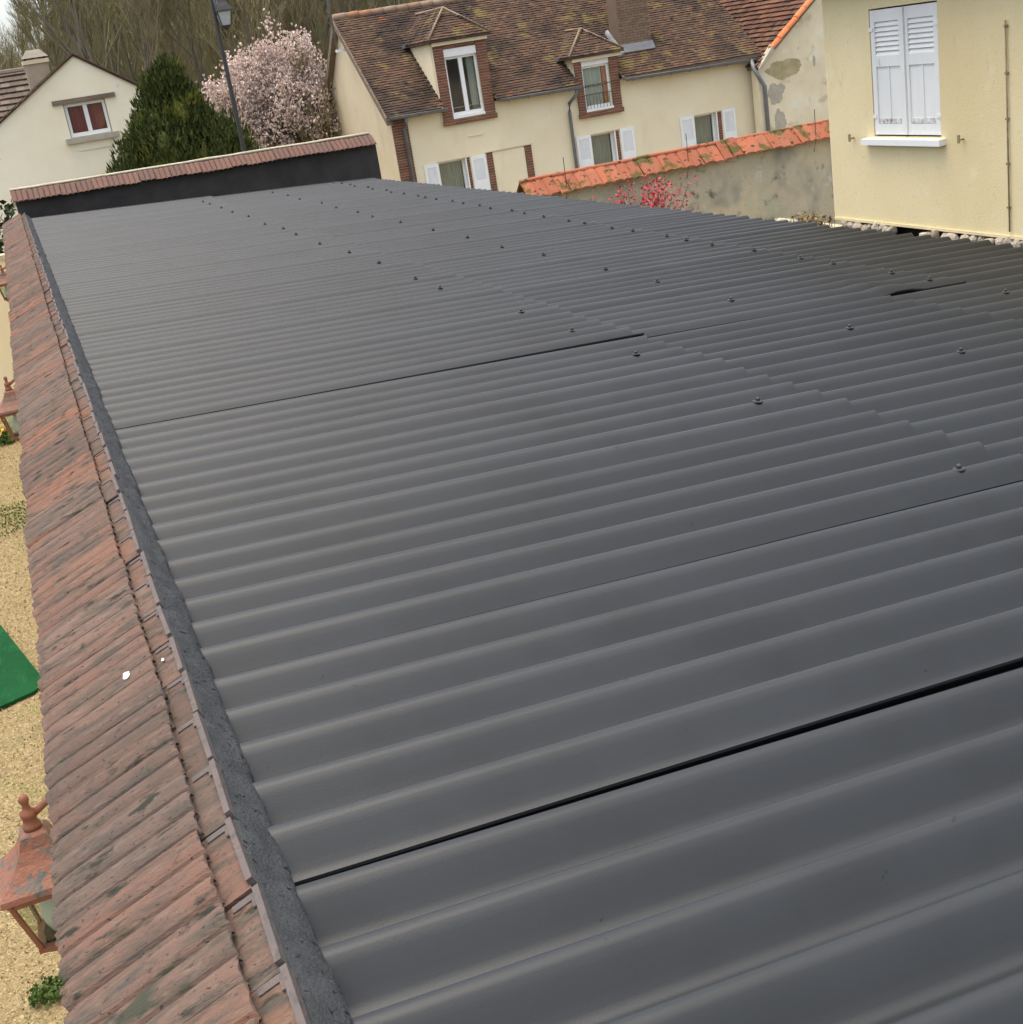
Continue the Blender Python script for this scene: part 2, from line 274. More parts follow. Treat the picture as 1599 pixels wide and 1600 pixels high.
# ================================================================== SETTING
GZ = -3.4
MB().grid([[(x, y, GZ) for x in (-250, -60, -20, 0, 20, 60, 250)] for y in (-150, -20, 0, 20, 46, 60, 400)]).build('ground', 'earth', kind='structure')
MB().box(-40, 60, 22.5, 27.5, GZ-.1, GZ+.004).build('road', 'road', kind='structure')
def lawn_z(x, y): return -2.6+.02*noise.noise((x*.9, y*.9, 0))
lw = MB().grid([[(x, y, lawn_z(x, y)) for x in [-9+.25*i for i in range(35)]+[-.30]] for y in [-3+.3*i for i in range(72)]])
lw.build('lawn', 'grassbase', kind='structure', smooth=True)
gm = MB()
for i in range(60000):
    y = 3.0+15.2*random.random()**1.5; x = -.40-rnd(0, 1.7)
    z = lawn_z(x, y); a = rnd(0, 6.28); l = rnd(.012, .036); wd = rnd(.003, .006); t = rnd(.15, 1.2)
    dx, dy = math.cos(a), math.sin(a); e = Vector((x+dx*l*math.cos(t), y+dy*l*math.cos(t), z+l*math.sin(t)*.8))
    gm.tri((x-dy*wd, y+dx*wd, z), (x+dy*wd, y-dx*wd, z), e)
gm.build('dry_grass', 'grass', kind='stuff', label='short dry straw coloured grass of the lawn', cat='grass', fix=False)

# ================================================================== LOW BUILDING WITH CORRUGATED ROOF
LAM, TH = .1746, .06333
CT, ST = math.cos(TH), math.sin(TH)
shed = thing('low_building', (2.4, 9, GZ), 'long low building with dark grey corrugated roof and clay coping tiles', 'building')
bx('side_wall', 'cream', shed, -.315, -.045, -.9, 18.9, GZ, -.035)
bx('eaves_wall', 'cream', shed, 4.45, 4.70, -.9, 18.88, GZ, -.46)
bx('front_wall', 'cream', shed, -.045, 4.45, -.9, -.70, GZ, -.46)
ew = MB(); ew.prism([(-.13, GZ), (4.97, GZ), (4.97, .145), (-.13, .222)], 'y', 18.9, 19.2)
ew.build('end_wall', 'blackwall', shed)
def prof(y):
    a = 2*math.pi*(y-1.45)/LAM
    return .0345*(math.cos(a)+.05*math.cos(3*a)-1.05)
def edge_x(y): return 5.31-.04*(y-6)
ROWS = [(-.07, 2.42, .016), (2.22, 4.27, .008), (4.07, None, 0)]
NB = 23; B0 = 1.80-.873*3
bolt = MB().lathe((0, 0, 0), [(.019, 0), (.018, .003), (.008, .004), (.008, .013), (.005, .016), (.0001, .016)], 10).mesh('bolt', MT['iron'])
gaps = {3: .026, 4: .0008, 7: .0035, 11: .001, 15: .001}
for k in range(NB):
    y0 = B0+.873*k+.052; y1 = min(B0+.873*(k+1)+.125, 18.93)
    if y1-y0 < .2: continue
    for r, (xa, xb, zo) in enumerate(ROWS):
        if k < 7 and r: xa, xb = ((2.22, 3.78), (3.58, None))[r-1]     # the nearer middle sheets are shorter
        y0 = B0+.873*k+({(4, 0): .026, (7, 0): .016, (7, 1): .018, (3, 0): .045}.get((k, r), .052))
        g = gaps.get(k, .0012) if r == 0 else gaps.get(k, .001)*.45
        n = int((y1-y0)/LAM*14); ys = [y0+(y1-y0)*i/n for i in range(n+1)]
        jx = rnd(-.012, .012); mb = MB(); top = []; bot = []
        nx = 6 if (k, r) != (7, 1) else 24
        for y in ys:
            e = (xb if xb else edge_x(y))+jx; rt_, rb_ = [], []
            for i in range(nx+1):
                s = xa+(e-xa)*i/nx
                gg = g*(.45+.55*min(s, 2.4)/1.4) if k == 3 else (.010 if k == 7 else .004)*(max(s, 0)/2.4)**1.6 if r == 0 and k in (4, 7) else (.0005+(.013 if 3.77 < s < 3.99 else .004*max(0, 3.2-s))) if (k, r) == (7, 1) else g*(.8+.3*math.sin(s*2.1+k))
                lift = (.0075+gg)*max(0, 1-(y-y0)/.80)
                sag = zo*( (s-xa)/(e-xa) if r < 2 else 0)  # upper row rides over the next one
                z = prof(y)+lift+sag+.0015*noise.noise((s*3, y*3, r))
                rt_.append((s*CT+z*ST, y, -s*ST+z*CT)); rb_.append((s*CT+(z-.006)*ST, y, -s*ST+(z-.006)*CT))
            top.append(rt_); bot.append(rb_)
        mb.grid(top); mb.grid(bot)
        mb.grid([top[0], bot[0]]); mb.grid([top[-1], bot[-1]]); mb.grid([[q[0] for q in top], [q[0] for q in bot]]); mb.grid([[q[-1] for q in top], [q[-1] for q in bot]])
        sh = mb.build('roof_sheet', 'sheet', shed, smooth=True)
        # fixings
        bb = B0+.873*k
        spots = {0: [(2.19, random.choice([1, 2, 3]))], 1: [(3.19, random.choice([2, 3]))]+([(4.19, 1), (4.19, random.choice([3, 4]))] if k >= 7 else []), 2: [(4.20, 3)] if k < 7 else []}[r]
        for s, c in spots:
            y = bb+LAM*c
            if y > 18.6: continue
            s += rnd(-.03, .03); z = .008+.004
            z = lift_z = (.0075+g)*max(0, 1-(y-y0)/.80)+zo*((s-xa)/((xb or 5.2)-xa))-.001
            put('bolt', bolt, (s*CT, y, -s*ST+z), sh, rot=(rnd(-.1, .1), TH+rnd(-.1, .1), 0))

# mortar fillet between coping and sheets
rows = []
N = 900
for i in range(N+1):
    y = -.6+19.5*i/N; q = []
    for j, (x, z) in enumerate([(-.066, .030), (-.063, .064), (-.054, .068), (-.040, .058), (-.026, .045), (-.013, .031), (-.002, .019), (.007, .008), (.011, -.03), (.012, -.12)]):
        a = noise.noise((y*9, j*.7, 0))*.006+noise.noise((y*40, j*1.7, 4))*.005
        b = noise.noise((y*3, 5, 0))*.008
        k = 0 if j < 2 else 1
        q.append((x+k*(a*.7+b), y, z+k*a))
    rows.append(q)
MB().grid(rows).build('mortar_fillet', 'mortar', shed, smooth=True)

# coping tiles -------------------------------------------------------
TW = .2135
def tile_mesh(name, ang, L=.325, mats=('tile', 'tile_rim'), seed=0):
    rr = random.Random(seed); mb = MB(); ca, sa = math.cos(ang), math.sin(ang)
    def P(u, v, h): return (-v*ca-h*sa*0-h*sa*-0.0-h*sa, u, -v*sa+h*ca)
    def hump(t):
        x = (t*3) % 1.0
        return .020*(abs(math.sin(math.pi*x))**.5)+(.006 if t > .90 else 0)
    us = [TW*.985*i/30 for i in range(31)]; vs_ = [.050, .058, .17, .30, L]
    top = []; bot = []
    for v in vs_:
        d = -.002 if v in (.050,) else (-.005 if v == L else 0)
        top.append([P(u, v+(rr.uniform(-.003, .003) if v in (.050, L) else 0), .007+hump(u/TW/.985 if u < TW*.985 else .999)+d) for u in us])
        bot.append([P(u, v, .001+hump(u/TW/.985 if u < TW*.985 else .999)*.95+d) for u in us])
    mb.grid(top); mb.grid([r[::-1] for r in bot]); mb.grid([top[0][::-1], bot[0][::-1]]); mb.grid([top[-1], bot[-1]]); mb.grid([[q[0] for q in top], [q[0] for q in bot]]); mb.grid([[q[-1] for q in bot], [q[-1] for q in top]])
    # flat head under the ribs, with rim and interlocking lugs
    def slab(u0, u1, v0, v1, h0, h1): mb.hexa([P(u0, v0, h0), P(u1, v0, h0), P(u0, v1, h0), P(u1, v1, h0), P(u0, v0, h1), P(u1, v0, h1), P(u0, v1, h1), P(u1, v1, h1)])
    slab(.002, TW-.003, .004, .10, -.016, -.006)
    mb.cur = 1
    slab(.012, TW-.005, -.005, .006, -.016, .004)
    slab(TW-.022, TW-.006, .0065, .047, -.0062, -.003)
    slab(TW-.045, TW-.023, .0065, .013, -.0062, -.001)
    mb.cur = 0
    return mb.mesh(name, [MT[q] for q in mats], False)
tv = [tile_mesh('coping_tile', R(21), .325+q, seed=i) for i, q in enumerate((0, .006, -.005, .003))]
y = -.62
while y < 18.72:
    if y < 1.0: pass
    put('coping_tile', random.choice(tv), (-.056+rnd(-.004, .004), y, .079+rnd(-.005, .004)), shed, rot=(rnd(-.022, .022), rnd(-.022, .022), rnd(-.016, .016)))
    y += TW
te = [tile_mesh('end_coping_tile', R(30), .30+q, ('tile_end', 'tile_end'), seed=i) for i, q in enumerate((0, .005))]
x = -.16
while x < 4.85:
    put('end_coping_tile', random.choice(te), (x+TW, 19.07+rnd(-.004, .004), .372-.0165*x+rnd(-.004, .004)), shed, rot=(rnd(-.02, .02), rnd(-.02, .02), R(90)+rnd(-.01, .01)))
    x += TW
MB().tube([(-.16+.3*i, 19.085, .383-.0165*(-.16+.3*i)+rnd(-.004, .004)) for i in range(18)], .022, 6).build('ridge_bedding', 'lime', shed, smooth=True)
MB().prism([(-.16, .16), (4.95, .08), (4.95, .27), (-.16, .355)], 'y', 19.08, 19.2).build('wall_head', 'lime', shed)

def splat(x, y, z, r, lab):
    mb = MB(); n = 12; c = len(mb.v); mb.v.append((x, y, z+.003))
    for i in range(n):
        a = 2*math.pi*i/n; q = r*rnd(.7, 1.15); mb.v.append((x+q*.75*math.cos(a), y+q*1.4*math.sin(a), z-.001+.38*q*.75*math.cos(a)))
    for i in range(n): mb.face(0, 1+i, 1+(i+1) % n)
    mb.build('bird_dropping', 'dropping', None, label=lab, cat='dropping', fix=False)

# ================================================================== LANTERNS ON THE GARDEN WALL
def lantern(y, label):
    X, Z = -.50, -.83          # axis and foot
    t = thing('wall_lantern', (X, y, Z), label, 'lantern', 'terracotta coloured lanterns along the wall')
    b = .062; e = .098; z0, z1 = Z+.035, Z+.205
    def sq(z, h): return [(X+sx*h, y+sy*h, z) for sx, sy in ((-1, -1), (1, -1), (1, 1), (-1, 1))]
    # base dish
    MB().grid([sq(Z-.03, .012), sq(Z-.012, .03), sq(Z+.012, b*.9), sq(Z+.022, b+.008), sq(z0, b+.008), sq(z0, b-.012)], True).build('base', 'terra_clean', t)
    for sx, sy in ((-1, -1), (1, -1), (1, 1), (-1, 1)):
        MB().tube([(X+sx*b, y+sy*b, z0-.002), (X+sx*e, y+sy*e, z1)], .0075, 6).build('corner_bar', 'terra_clean', t)
    for (ax, ay), (bx_, by_) in (((-1, -1), (1, -1)), ((1, -1), (1, 1)), ((1, 1), (-1, 1)), ((-1, 1), (-1, -1))):
        mb = MB(); mb.quad((X+ax*(b-.003), y+ay*(b-.003), z0), (X+bx_*(b-.003), y+by_*(b-.003), z0), (X+bx_*(e-.003), y+by_*(e-.003), z1), (X+ax*(e-.003), y+ay*(e-.003), z1))
        if (ax, bx_) == (1, 1): mb.build('shade_back_plate', 'iron', t, fix=False)  # opaque dark plate added so the lantern interior looks shaded
        else: mb.build('pane', LGLASS, t, fix=False)
    for q in ((-1, 0), (1, 0), (0, -1), (0, 1)):
        if q[0]: MB().box(X+q[0]*e-.008, X+q[0]*e+.008, y-e, y+e, z1-.012, z1).build('top_rail', 'terra_clean', t)
        else: MB().box(X-e+.009, X+e-.009, y+q[1]*e-.008, y+q[1]*e+.008, z1-.0125, z1-.0005).build('top_rail', 'terra_clean', t)
    rf = MB().grid([sq(z1+.001, e+.012), sq(z1+.008, e+.020), sq(z1+.022, e+.016), sq(z1+.045, .088), sq(z1+.075, .062), sq(z1+.105, .044), sq(z1+.135, .034), sq(z1+.142, .026)], True)
    rf.face(*range(28, 32)); rf.face(3, 2, 1, 0); rf.build('roof', 'terracotta', t)
    zt = z1+.142
    fi = MB().lathe((X, y, zt), [(.022, 0), (.024, .006), (.024, .014), (.019, .018), (.018, .034), (.021, .038), (.021, .05), (.012, .056), (.009, .070), (.012, .078), (.0135, .085), (.011, .093), (.005, .099), (.0005, .100)], 14)
    fi.build('finial', 'terra_clean', t, smooth=True)
    arc = [(X+.015+.165*i/12, y, zt+.040+.052*math.sin(math.pi*.62*i/12)) for i in range(13)]
    arc += [(X+.20, y, zt+.06), (X+.205, y, zt+.02), (X+.20, y, zt-.05)]
    MB().tube(arc, .0105, 8).build('hook_arm', 'terra_clean', t, smooth=True)
    MB().box(-.331, -.316, y-.03, y+.03, zt-.16, zt+.04).build('wall_plate', 'terra_clean', t)
    MB().tube([(X+.17, y, zt-.06), (-.325, y, zt-.06)], .012, 8).build('bracket', 'terra_clean', t)
    MB().lathe((X, y, z1-.13), [(.015, -.05), (.030, -.035), (.044, 0), (.047, .025), (.040, .055), (.024, .075), (.020, .125), (.0005, .126)], 14).build('bulb', 'bulb', t, smooth=True)
    MB().lathe((X, y, z0-.001), [(.055, 0), (.055, .006), (.0005, .0065)], 12).build('shade_base_plate', 'void', t)  # near-black disc over the base, added to darken the lantern inside
lantern(3.17, 'nearest terracotta lantern at bottom left with bulb showing through glass')
lantern(9.31, 'middle terracotta lantern half hidden by the clay coping beside the cream wall')
lantern(17.25, 'farthest terracotta lantern mostly hidden behind coping below the dark hedge')
splat(-.168, 2.69, .063, .013, 'large white bird dropping on the ribbed coping tiles')
splat(-.0845, 2.71, .066, .006, 'tiny white bird dropping on the flat tile heads')

# ================================================================== GARDEN AT THE LEFT
mp = [(-.83, 9.18), (-.86, 9.05), (-.90, 9.0), (-2.45, 8.35), (-3.0, 11.1), (-1.45, 11.72), (-1.22, 11.0), (-1.13, 10.56)]
MB().prism(mp, 'z', -2.585, -2.565).build('green_mat', 'mat', None, label='green artificial turf mat lying on the dry lawn', cat='mat')
gw = thing('boundary_wall', (-4, 18.35, -2.6), 'cream rendered garden wall at left edge below dark hedge', 'wall')
bx('wall', 'cream', gw, -8, -.32, 18.25, 18.45, -2.7, -.42)
bx('wall_cap', 'lime', gw, -8, -.322, 18.22, 18.48, -.42, -.36)
hd = thing('hedge', (-2, 19.6, -2.6), 'dark evergreen hedge beyond the end of the coping', 'hedge')
mb = MB(); pts = []
for i in range(5200):
    x = rnd(-4.5, -.15); yy = rnd(19.25, 20.3); pts.append((x, yy, rnd(-2.4, .18+.12*noise.noise((x*2, yy*2, 0)))))
leafcloud(mb, pts, .10); mb.build('foliage', 'hedge', hd, fix=False)
MB().tube([(-2.2, 19.7, GZ), (-2.2, 19.7, -.6)], [.05, .02], 6).build('stem', 'bark', hd)
def flowerclump(x, y, lab):
    t = thing('flower_clump', (x, y, -2.6), lab, 'flowers'); mb = MB(); mf = MB(); P1 = []; P2 = []
    for i in range(260): 
        a = rnd(0, 6.28); r = .2*math.sqrt(random.random()); P1.append((x+r*math.cos(a), y+r*math.sin(a), -2.6+rnd(0, .18)))
    for i in range(120):
        a = rnd(0, 6.28); r = .2*math.sqrt(random.random()); P2.append((x+r*math.cos(a), y+r*math.sin(a), -2.6+rnd(.14, .30)))
    leafcloud(mb, P1, .06); leafcloud(mf, P2, .045); mb.build('leaves', 'leaf', t, fix=False); mf.build('blossoms', 'yellowflower', t, fix=False)
flowerclump(-1.12, 17.3, 'yellow flowers at the foot of the cream garden wall')
for x, y, lb in ((-.93, 5.48, 'small green weed tuft in dry lawn beside the nearest lantern'), (-1.05, 13.6, 'green weed patch in dry lawn beyond the turf mat')):
    mb = MB(); P1 = []
    for i in range(420 if y < 6 else 1300):
        a = rnd(0, 6.28); r = (.09 if y < 6 else .55)*math.sqrt(random.random()); P1.append((x+r*math.cos(a), y+r*math.sin(a), -2.59+rnd(0, .05)))
    leafcloud(mb, P1, .02, up=1.2); mb.build('weed_tuft', 'leaf', None, label=lb, cat='weed', kind='stuff', fix=False)

# ================================================================== YELLOW HOUSE AT THE RIGHT
YX = 5.42
yh = thing('yellow_house', (8, 3.5, GZ), 'yellow rendered house with closed shutters right of the corrugated roof', 'house')
WY0, WY1, WZ0, WZ1 = 6.90, 7.59, .255, 1.075
mb = MB()   # long wall facing -X with a window opening
ysn = [-3.0, WY0, WY1, 8.10]; zsn = [-.335, WZ0, WZ1, 1.42]
for i in range(3):
    for j in range(3):
        if i == 1 and j == 1: continue
        mb.quad((YX, ysn[i], zsn[j]), (YX, ysn[i+1], zsn[j]), (YX, ysn[i+1], zsn[j+1]), (YX, ysn[i], zsn[j+1]))
for a, b in (((WY0, WZ0), (WY1, WZ0)), ((WY1, WZ0), (WY1, WZ1)), ((WY1, WZ1), (WY0, WZ1)), ((WY0, WZ1), (WY0, WZ0))):
    mb.quad((YX, *a), (YX, *b), (YX+.18, *b), (YX+.18, *a))
cor = [(YX, 8.10), (YX+.004, 8.12), (YX+.018, 8.136), (YX+.04, 8.14), (11, 8.14)]
mb.grid([[(q[0], q[1], z) for q in cor] for z in (-.335, 1.42)])
mb.grid([[(YX, -3, -.335), (YX, 8.1, -.335)], [(YX+.3, -3, -.335), (YX+.3, 8.1, -.335)]])
mb.build('wall', 'yellow', yh, fix=False)
bx('render_stop', 'yellow', yh, YX-.012, YX-.001, -3, 8.105, -.343, -.325)
bx('plinth', 'void', yh, YX+.10, 10.8, -3, 8.0, GZ, -.336)  # coloured near black so the hole between the stones reads as deep shade
sc0 = MB()
for i in range(3):
    bs = MB(); 
    n = 0
    import bmesh
    bm = bmesh.new(); bmesh.ops.create_icosphere(bm, subdivisions=2, radius=1)
    for v in bm.verts:
        k = 1+.35*noise.noise(v.co*1.3+Vector((i*9, 0, 0))); v.co = Vector((round(v.co.x*k*3)/3*.3+v.co.x*k*.7, v.co.y*k, v.co.z*k))
    me = bpy.data.meshes.new('stone'); bm.to_mesh(me); bm.free(); me.materials.append(MT['stone']); sc0.__dict__.setdefault('st', []).append(me)
y = 8.02; i = 0
while y > 4.9:
    wd = rnd(.045, .085)
    if not (7.02 < y-wd < 7.36 and y < 7.44):
        for rw in range(3):
            put('stone', random.choice(sc0.st), (YX+rnd(-.045, .02), y-wd/2+rnd(-.02, .02), -.375-rw*.065+rnd(-.014, .008)), yh, rot=(rnd(0, 6), rnd(-.3, .3), rnd(-.3, .3)), sc=(rnd(.035, .06), wd*.52, rnd(.024, .042)))
    y -= wd
# window sill, shutters
MB().hexa([(YX-.055, WY0-.045, WZ0-.050), (YX+.10, WY0-.045, WZ0-.042), (YX-.055, WY1+.085, WZ0-.050), (YX+.10, WY1+.085, WZ0-.042), (YX-.055, WY0-.045, WZ0-.012), (YX+.10, WY0-.045, WZ0+.002), (YX-.055, WY1+.085, WZ0-.012), (YX+.10, WY1+.085, WZ0+.002)]).build('window_sill', 'white', yh)
bx('window_backing', 'room', yh, YX+.15, YX+.17, WY0, WY1, WZ0, WZ1)
mid = (WY0+WY1)/2
for a, b in ((WY0+.006, mid-.004), (mid+.004, WY1-.006)):
    X0, X1 = YX+.004, YX+.03; z0, z1 = WZ0+.012, WZ1-.01; zm = z0+.50*(z1-z0)+.06; st = .042
    sh = MB(); sh.box(X0, X1, a, a+st, z0, z1); sh.box(X0, X1, b-st, b, z0, z1)
    sh.box(X0+.001, X1, a+st, b-st, z1-.075, z1); sh.box(X0+.001, X1, a+st, b-st, zm-.02, zm+.05); sh.box(X0+.001, X1, a+st, b-st, z0, z0+.07)
    s = sh.build('shutter', 'shutter', yh)
    bx('panel', 'shutter', s, X0+.010, X1-.002, a+st, b-st, z0+.07, zm-.02)
    bx('panel_batten', 'shutter', s, X0+.004, X0+.012, (a+b)/2-.008, (a+b)/2+.008, z0+.075, zm-.024)
    bx('panel_foot', 'bare', s, X0+.003, X0+.010, a+st+.004, b-st-.004, z0+.072, z0+.105)
    n = 7; h = (z1-.075-(zm+.05))/n
    for i in range(n):
        zz = zm+.05+h*i
        MB().hexa([(X0+.002, a+st, zz), (X0+.008, a+st, zz), (X0+.002, b-st, zz), (X0+.008, b-st, zz), (X0+.018, a+st, zz+h*1.05), (X0+.024, a+st, zz+h*1.05), (X0+.018, b-st, zz+h*1.05), (X0+.024, b-st, zz+h*1.05)]).build('louver', 'shutter', s)
    for zz in (z0+.12, z1-.12):
        e = a if a < mid-.1 else b
        bx('hinge', 'shutter', s, X0-.006, X0-.001, e-.028 if e == b else e-.012, e+.012 if e == b else e+.028, zz-.012, zz+.012)
bx('shutter_seam', 'shutter', yh, YX-.008, YX+.003, mid-.016, mid+.016, WZ0+.014, WZ1-.012)
for yy in (WY0-.21, WY1+.235):
    t = MB(); t.tube([(YX+.01, yy, .245), (YX-.035, yy, .245)], .006, 6); t.box(YX-.045, YX-.033, yy-.008, yy+.008, .225, .275); t.build('shutter_stay', 'oldcable', yh)
MB().tube([(YX-.012, 6.295, .92), (YX-.012, 6.29, .4), (YX-.012, 6.285, -.30)], .0055, 6).build('cable_run', 'oldcable', yh, smooth=True)
for z in (.88, .62, .36, .10, -.16): bx('cable_clip', 'oldcable', yh, YX-.020, YX-.001, 6.282, 6.300, z, z+.012)
MB().prism([(YX-.20, 1.30), (YX-.20, 1.36), (YX+3, 2.9), (YX+6, 1.36), (YX+6, 1.30), (YX+3, 2.75), (YX+.02, 1.40), (YX-.02, 1.34)], 'y', -3.3, 8.34).build('roof', 'rooftile_dark', yh)
bx('soffit', 'wood', yh, YX-.18, YX-.002, -3.2, 8.12, 1.265, 1.299)
bx('gable_top', 'yellow', yh, YX+.02, 10.9, 8.0, 8.13, 1.0, 1.38)
wd = MB()
for i in range(260):
    x = rnd(5.24, 5.42); y = rnd(8.1, 9.1); z = -.42; a = rnd(0, 6.28); l = rnd(.05, .17)*(1 if y < 8.6 else .5)
    e = (x+.4*l*math.cos(a), y+.4*l*math.sin(a), z+l); wd.tri((x-.004, y, z), (x+.004, y+.004, z), e)
for i in range(160):
    x = rnd(5.26, 5.42); y = rnd(8.15, 8.45); leafcloud(wd, [(x, y, -.40+rnd(0, .10))], .028)
wd.build('dry_weed', 'straw', None, label='dry weeds sprouting at the corner of the yellow house', cat='weed', kind='stuff', fix=False)
bx('ledge_wall', 'gardenwall', None, 5.34, 5.7, 8.2, 9.3, GZ, -.46, label='low stained wall stub beside the yellow house corner', cat='wall')

# ================================================================== GARDEN WALL WITH ORANGE COPING
gwall = thing('garden_wall', (8.6, 17.1, GZ), 'stained garden wall with mossy orange tile coping behind the grey roof', 'wall')
bx('wall', 'gardenwall', gwall, 6.45, 13.2, 17.0, 17.26, GZ, -.78)
OT = .165
def coptile(seed):
    rr = random.Random(seed); mb = MB(); top = []; bot = []
    for v in range(5):
        t = v/4; y = -.02-.25*t; z = -.215*t
        top.append([(u*OT/8, y, z+.020*math.sin(math.pi*u/8)**.7*(1 if t else .8)+rr.uniform(-.002, .002)) for u in range(9)])
        bot.append([(u*OT/8, y, z-.014+.016*math.sin(math.pi*u/8)**.7) for u in range(9)])
    mb.grid(top); mb.grid(bot); mb.grid([top[-1], bot[-1]]); mb.grid([top[0], bot[0]]); mb.grid([[q[0] for q in top], [q[0] for q in bot]]); mb.grid([[q[-1] for q in top], [q[-1] for q in bot]])
    return mb.mesh('coping_tile', MT['orange_tile'])
ct = [coptile(i) for i in range(3)]
x = 6.45
while x < 13.1:
    raised = x > 9.72; zz = -.605+(.012 if raised else 0)-(.0 if raised else .006)
    if not (9.56 < x < 9.86):
        put('coping_tile', random.choice(ct), (x, 17.13, zz+rnd(-.008, .008)), gwall, rot=(rnd(-.04, .04), rnd(-.03, .03), rnd(-.03, .03)))
    else: put('coping_tile', ct[0], (x, 17.13, zz+.03), gwall, rot=(.12, 0, .05))
    put('coping_tile', random.choice(ct), (x+OT, 17.13, zz+rnd(-.006, .006)), gwall, rot=(0, 0, math.pi))
    x += OT
MB().tube([(6.45+.35*i, 17.13, -.600+rnd(-.006, .006)) for i in range(20)], .035, 8).build('ridge_bedding', 'orange_tile', gwall, smooth=True)
put('mortar_lump', sc0.st[1], (9.74, 16.98, -.83), gwall, rot=(.3, .2, .1), sc=(.14, .05, .05))
for x, lb in ((7.05, 'l'), (9.0, 'm'), (11.18, 'r')):
    MB().tube([(x, 16.98, -.98), (x+.015, 16.93, -.8), (x+.02, 16.93, -.36)], .006, 5).build('fence_rod', 'rust', gwall)
rb = thing('red_shrub', (7.6, 15.6, GZ), 'red flowering shrub in front of the stained garden wall', 'shrub')
P1 = []; tw = MB()
for i in range(34):
    a = rnd(0, 6.28); r = rnd(.2, 1.0); e = Vector((7.5+r*math.cos(a)*.95, 15.6+.35*r*math.sin(a), -1.25+rnd(0, .52)-.12*abs(r*math.cos(a))))
    s = Vector((7.5+rnd(-.1, .1), 15.6, GZ)); mpt = s.lerp(e, .6)+Vector((0, 0, .4)); tw.tube([s, mpt, e], [.02, .012, .004], 4)
    for k in range(80): P1.append(mpt.lerp(e, rnd(.2, 1.15))+Vector((rnd(-.10, .10), rnd(-.1, .1), rnd(-.08, .08))))
tw.build('stems', 'bark', rb); mb = MB(); leafcloud(mb, P1, .034); mb.build('blossoms', 'redflower', rb, fix=False)

# ================================================================== LONG VILLAGE HOUSE
HY = 34.0
vh = thing('village_house', (15, 37.5, GZ), 'long cream village house with old brown tile roof and two dormers', 'house')
D1 = (11.28, 12.20, -.42, 1.34); D2 = (15.18, 16.02, -.82, .55)
W = [(10.68, 11.58, -2.65, -1.48), (15.25, 16.13, -2.65, -1.50), (18.56, 19.46, -2.65, -1.51)]
mb = MB(); wall_open(mb, 9.56, 20.62, GZ, -.16, HY, .35, W+[(D1[0], D1[1], -.42, -.16), (D2[0], D2[1], -.82, -.16)]); mb.build('front_wall', 'cream', vh, fix=False)
RP = .72     # roof pitch (rise / run)
def rz(y): return -.10+RP*(y-33.72)
gb = MB().prism([(HY+.02, GZ), (40.98, GZ), (40.98, -.15), (37.5, 2.50), (HY+.02, -.02)], 'x', 9.55, 9.80); gb.build('gable_wall', 'shadecream', vh)
MB().prism([(HY+.36, GZ), (40.98, GZ), (40.98, -.15), (37.5, 2.50), (HY+.36, .2)], 'x', 20.6, 20.8).build('gable_wall', 'shadecream', vh)
bx('back_wall', 'shadecream', vh, 9.81, 20.59, 40.7, 40.98, GZ, -.1)
bx('inner_wall', 'room', vh, 9.81, 20.59, 36.4, 36.5, GZ, 1.5)
bx('inner_floor', 'room', vh, 9.81, 20.59, 34.36, 36.39, -.95, -.85)
# roof deck and tiles
def deck(y0, z0, y1, z1, x0, x1): return MB().hexa([(x0, y0, z0-.09), (x1, y0, z0-.09), (x0, y1, z1-.09), (x1, y1, z1-.09), (x0, y0, z0), (x1, y0, z0), (x0, y1, z1), (x1, y1, z1)])
RZ = rz(37.5)
def cut1(c): return (10.98 < c.x < 12.53 and c.y < 33.9+1.75*1.0 and c.z < 1.6) or (14.93 < c.x < 16.32 and c.y < 34.9 and c.z < .62)
# the deck is laid in strips so the dormers stand in openings
for a, b, ys_, nm in ((9.40, 10.98, 33.72, 0), (10.98, 12.53, 35.95, 0), (12.53, 14.93, 33.72, 0), (14.93, 16.32, 34.72, 0), (16.32, 20.75, 33.72, 0)):
    deck(ys_, rz(ys_), 37.5, RZ, a, b).build('roof_deck', 'wood', vh)
deck(41.25, -.18, 37.5, RZ, 9.40, 20.75).build('roof_deck', 'wood', vh)
sl_ = math.hypot(37.5-33.72, RZ-rz(33.72)); dv = Vector((0, 37.5-33.72, RZ-rz(33.72)))/sl_; nr = Vector((0, -dv.z, dv.y))
tl = MB(); tiled(tl, (9.40, 33.70, rz(33.72)), (1, 0, 0), dv, 67, int(sl_/.105), nr, .17, .105, clip=cut1); tl.build('roof_tiles', 'rooftile', vh, kind='stuff', fix=False)
tl = MB(); dvb = Vector((0, -3.75, RZ+.18)).normalized(); tiled(tl, (9.40, 41.25, -.18), (1, 0, 0), dvb, 67, 42, (0, -dvb.z*-1, abs(dvb.y)), .17, .105); tl.build('back_roof_tiles', 'rooftile', vh, kind='stuff', fix=False)
rg = MB().tube([(0, 0, 0), (.36, 0, 0)], [.10, .115], 10).mesh('ridge_tile', MT['ridge'], True)
for i in range(31): put('ridge_tile', rg, (9.42+.37*i, 37.5, RZ+.01+rnd(-.01, .01)), vh, rot=(0, rnd(-.02, .02), rnd(-.02, .02)))
# dark verge boards on the left gable
for (ya, za), (yb, zb) in (((33.74, -.16), (37.5, 2.53)), ((41.28, -.26), (37.5, 2.53))):
    MB().hexa([(9.37, ya, za-.14), (9.53, ya, za-.14), (9.37, yb, zb-.14), (9.53, yb, zb-.14), (9.37, ya, za+.06), (9.53, ya, za+.06), (9.37, yb, zb+.06), (9.53, yb, zb+.06)]).build('verge_board', 'wood', vh)
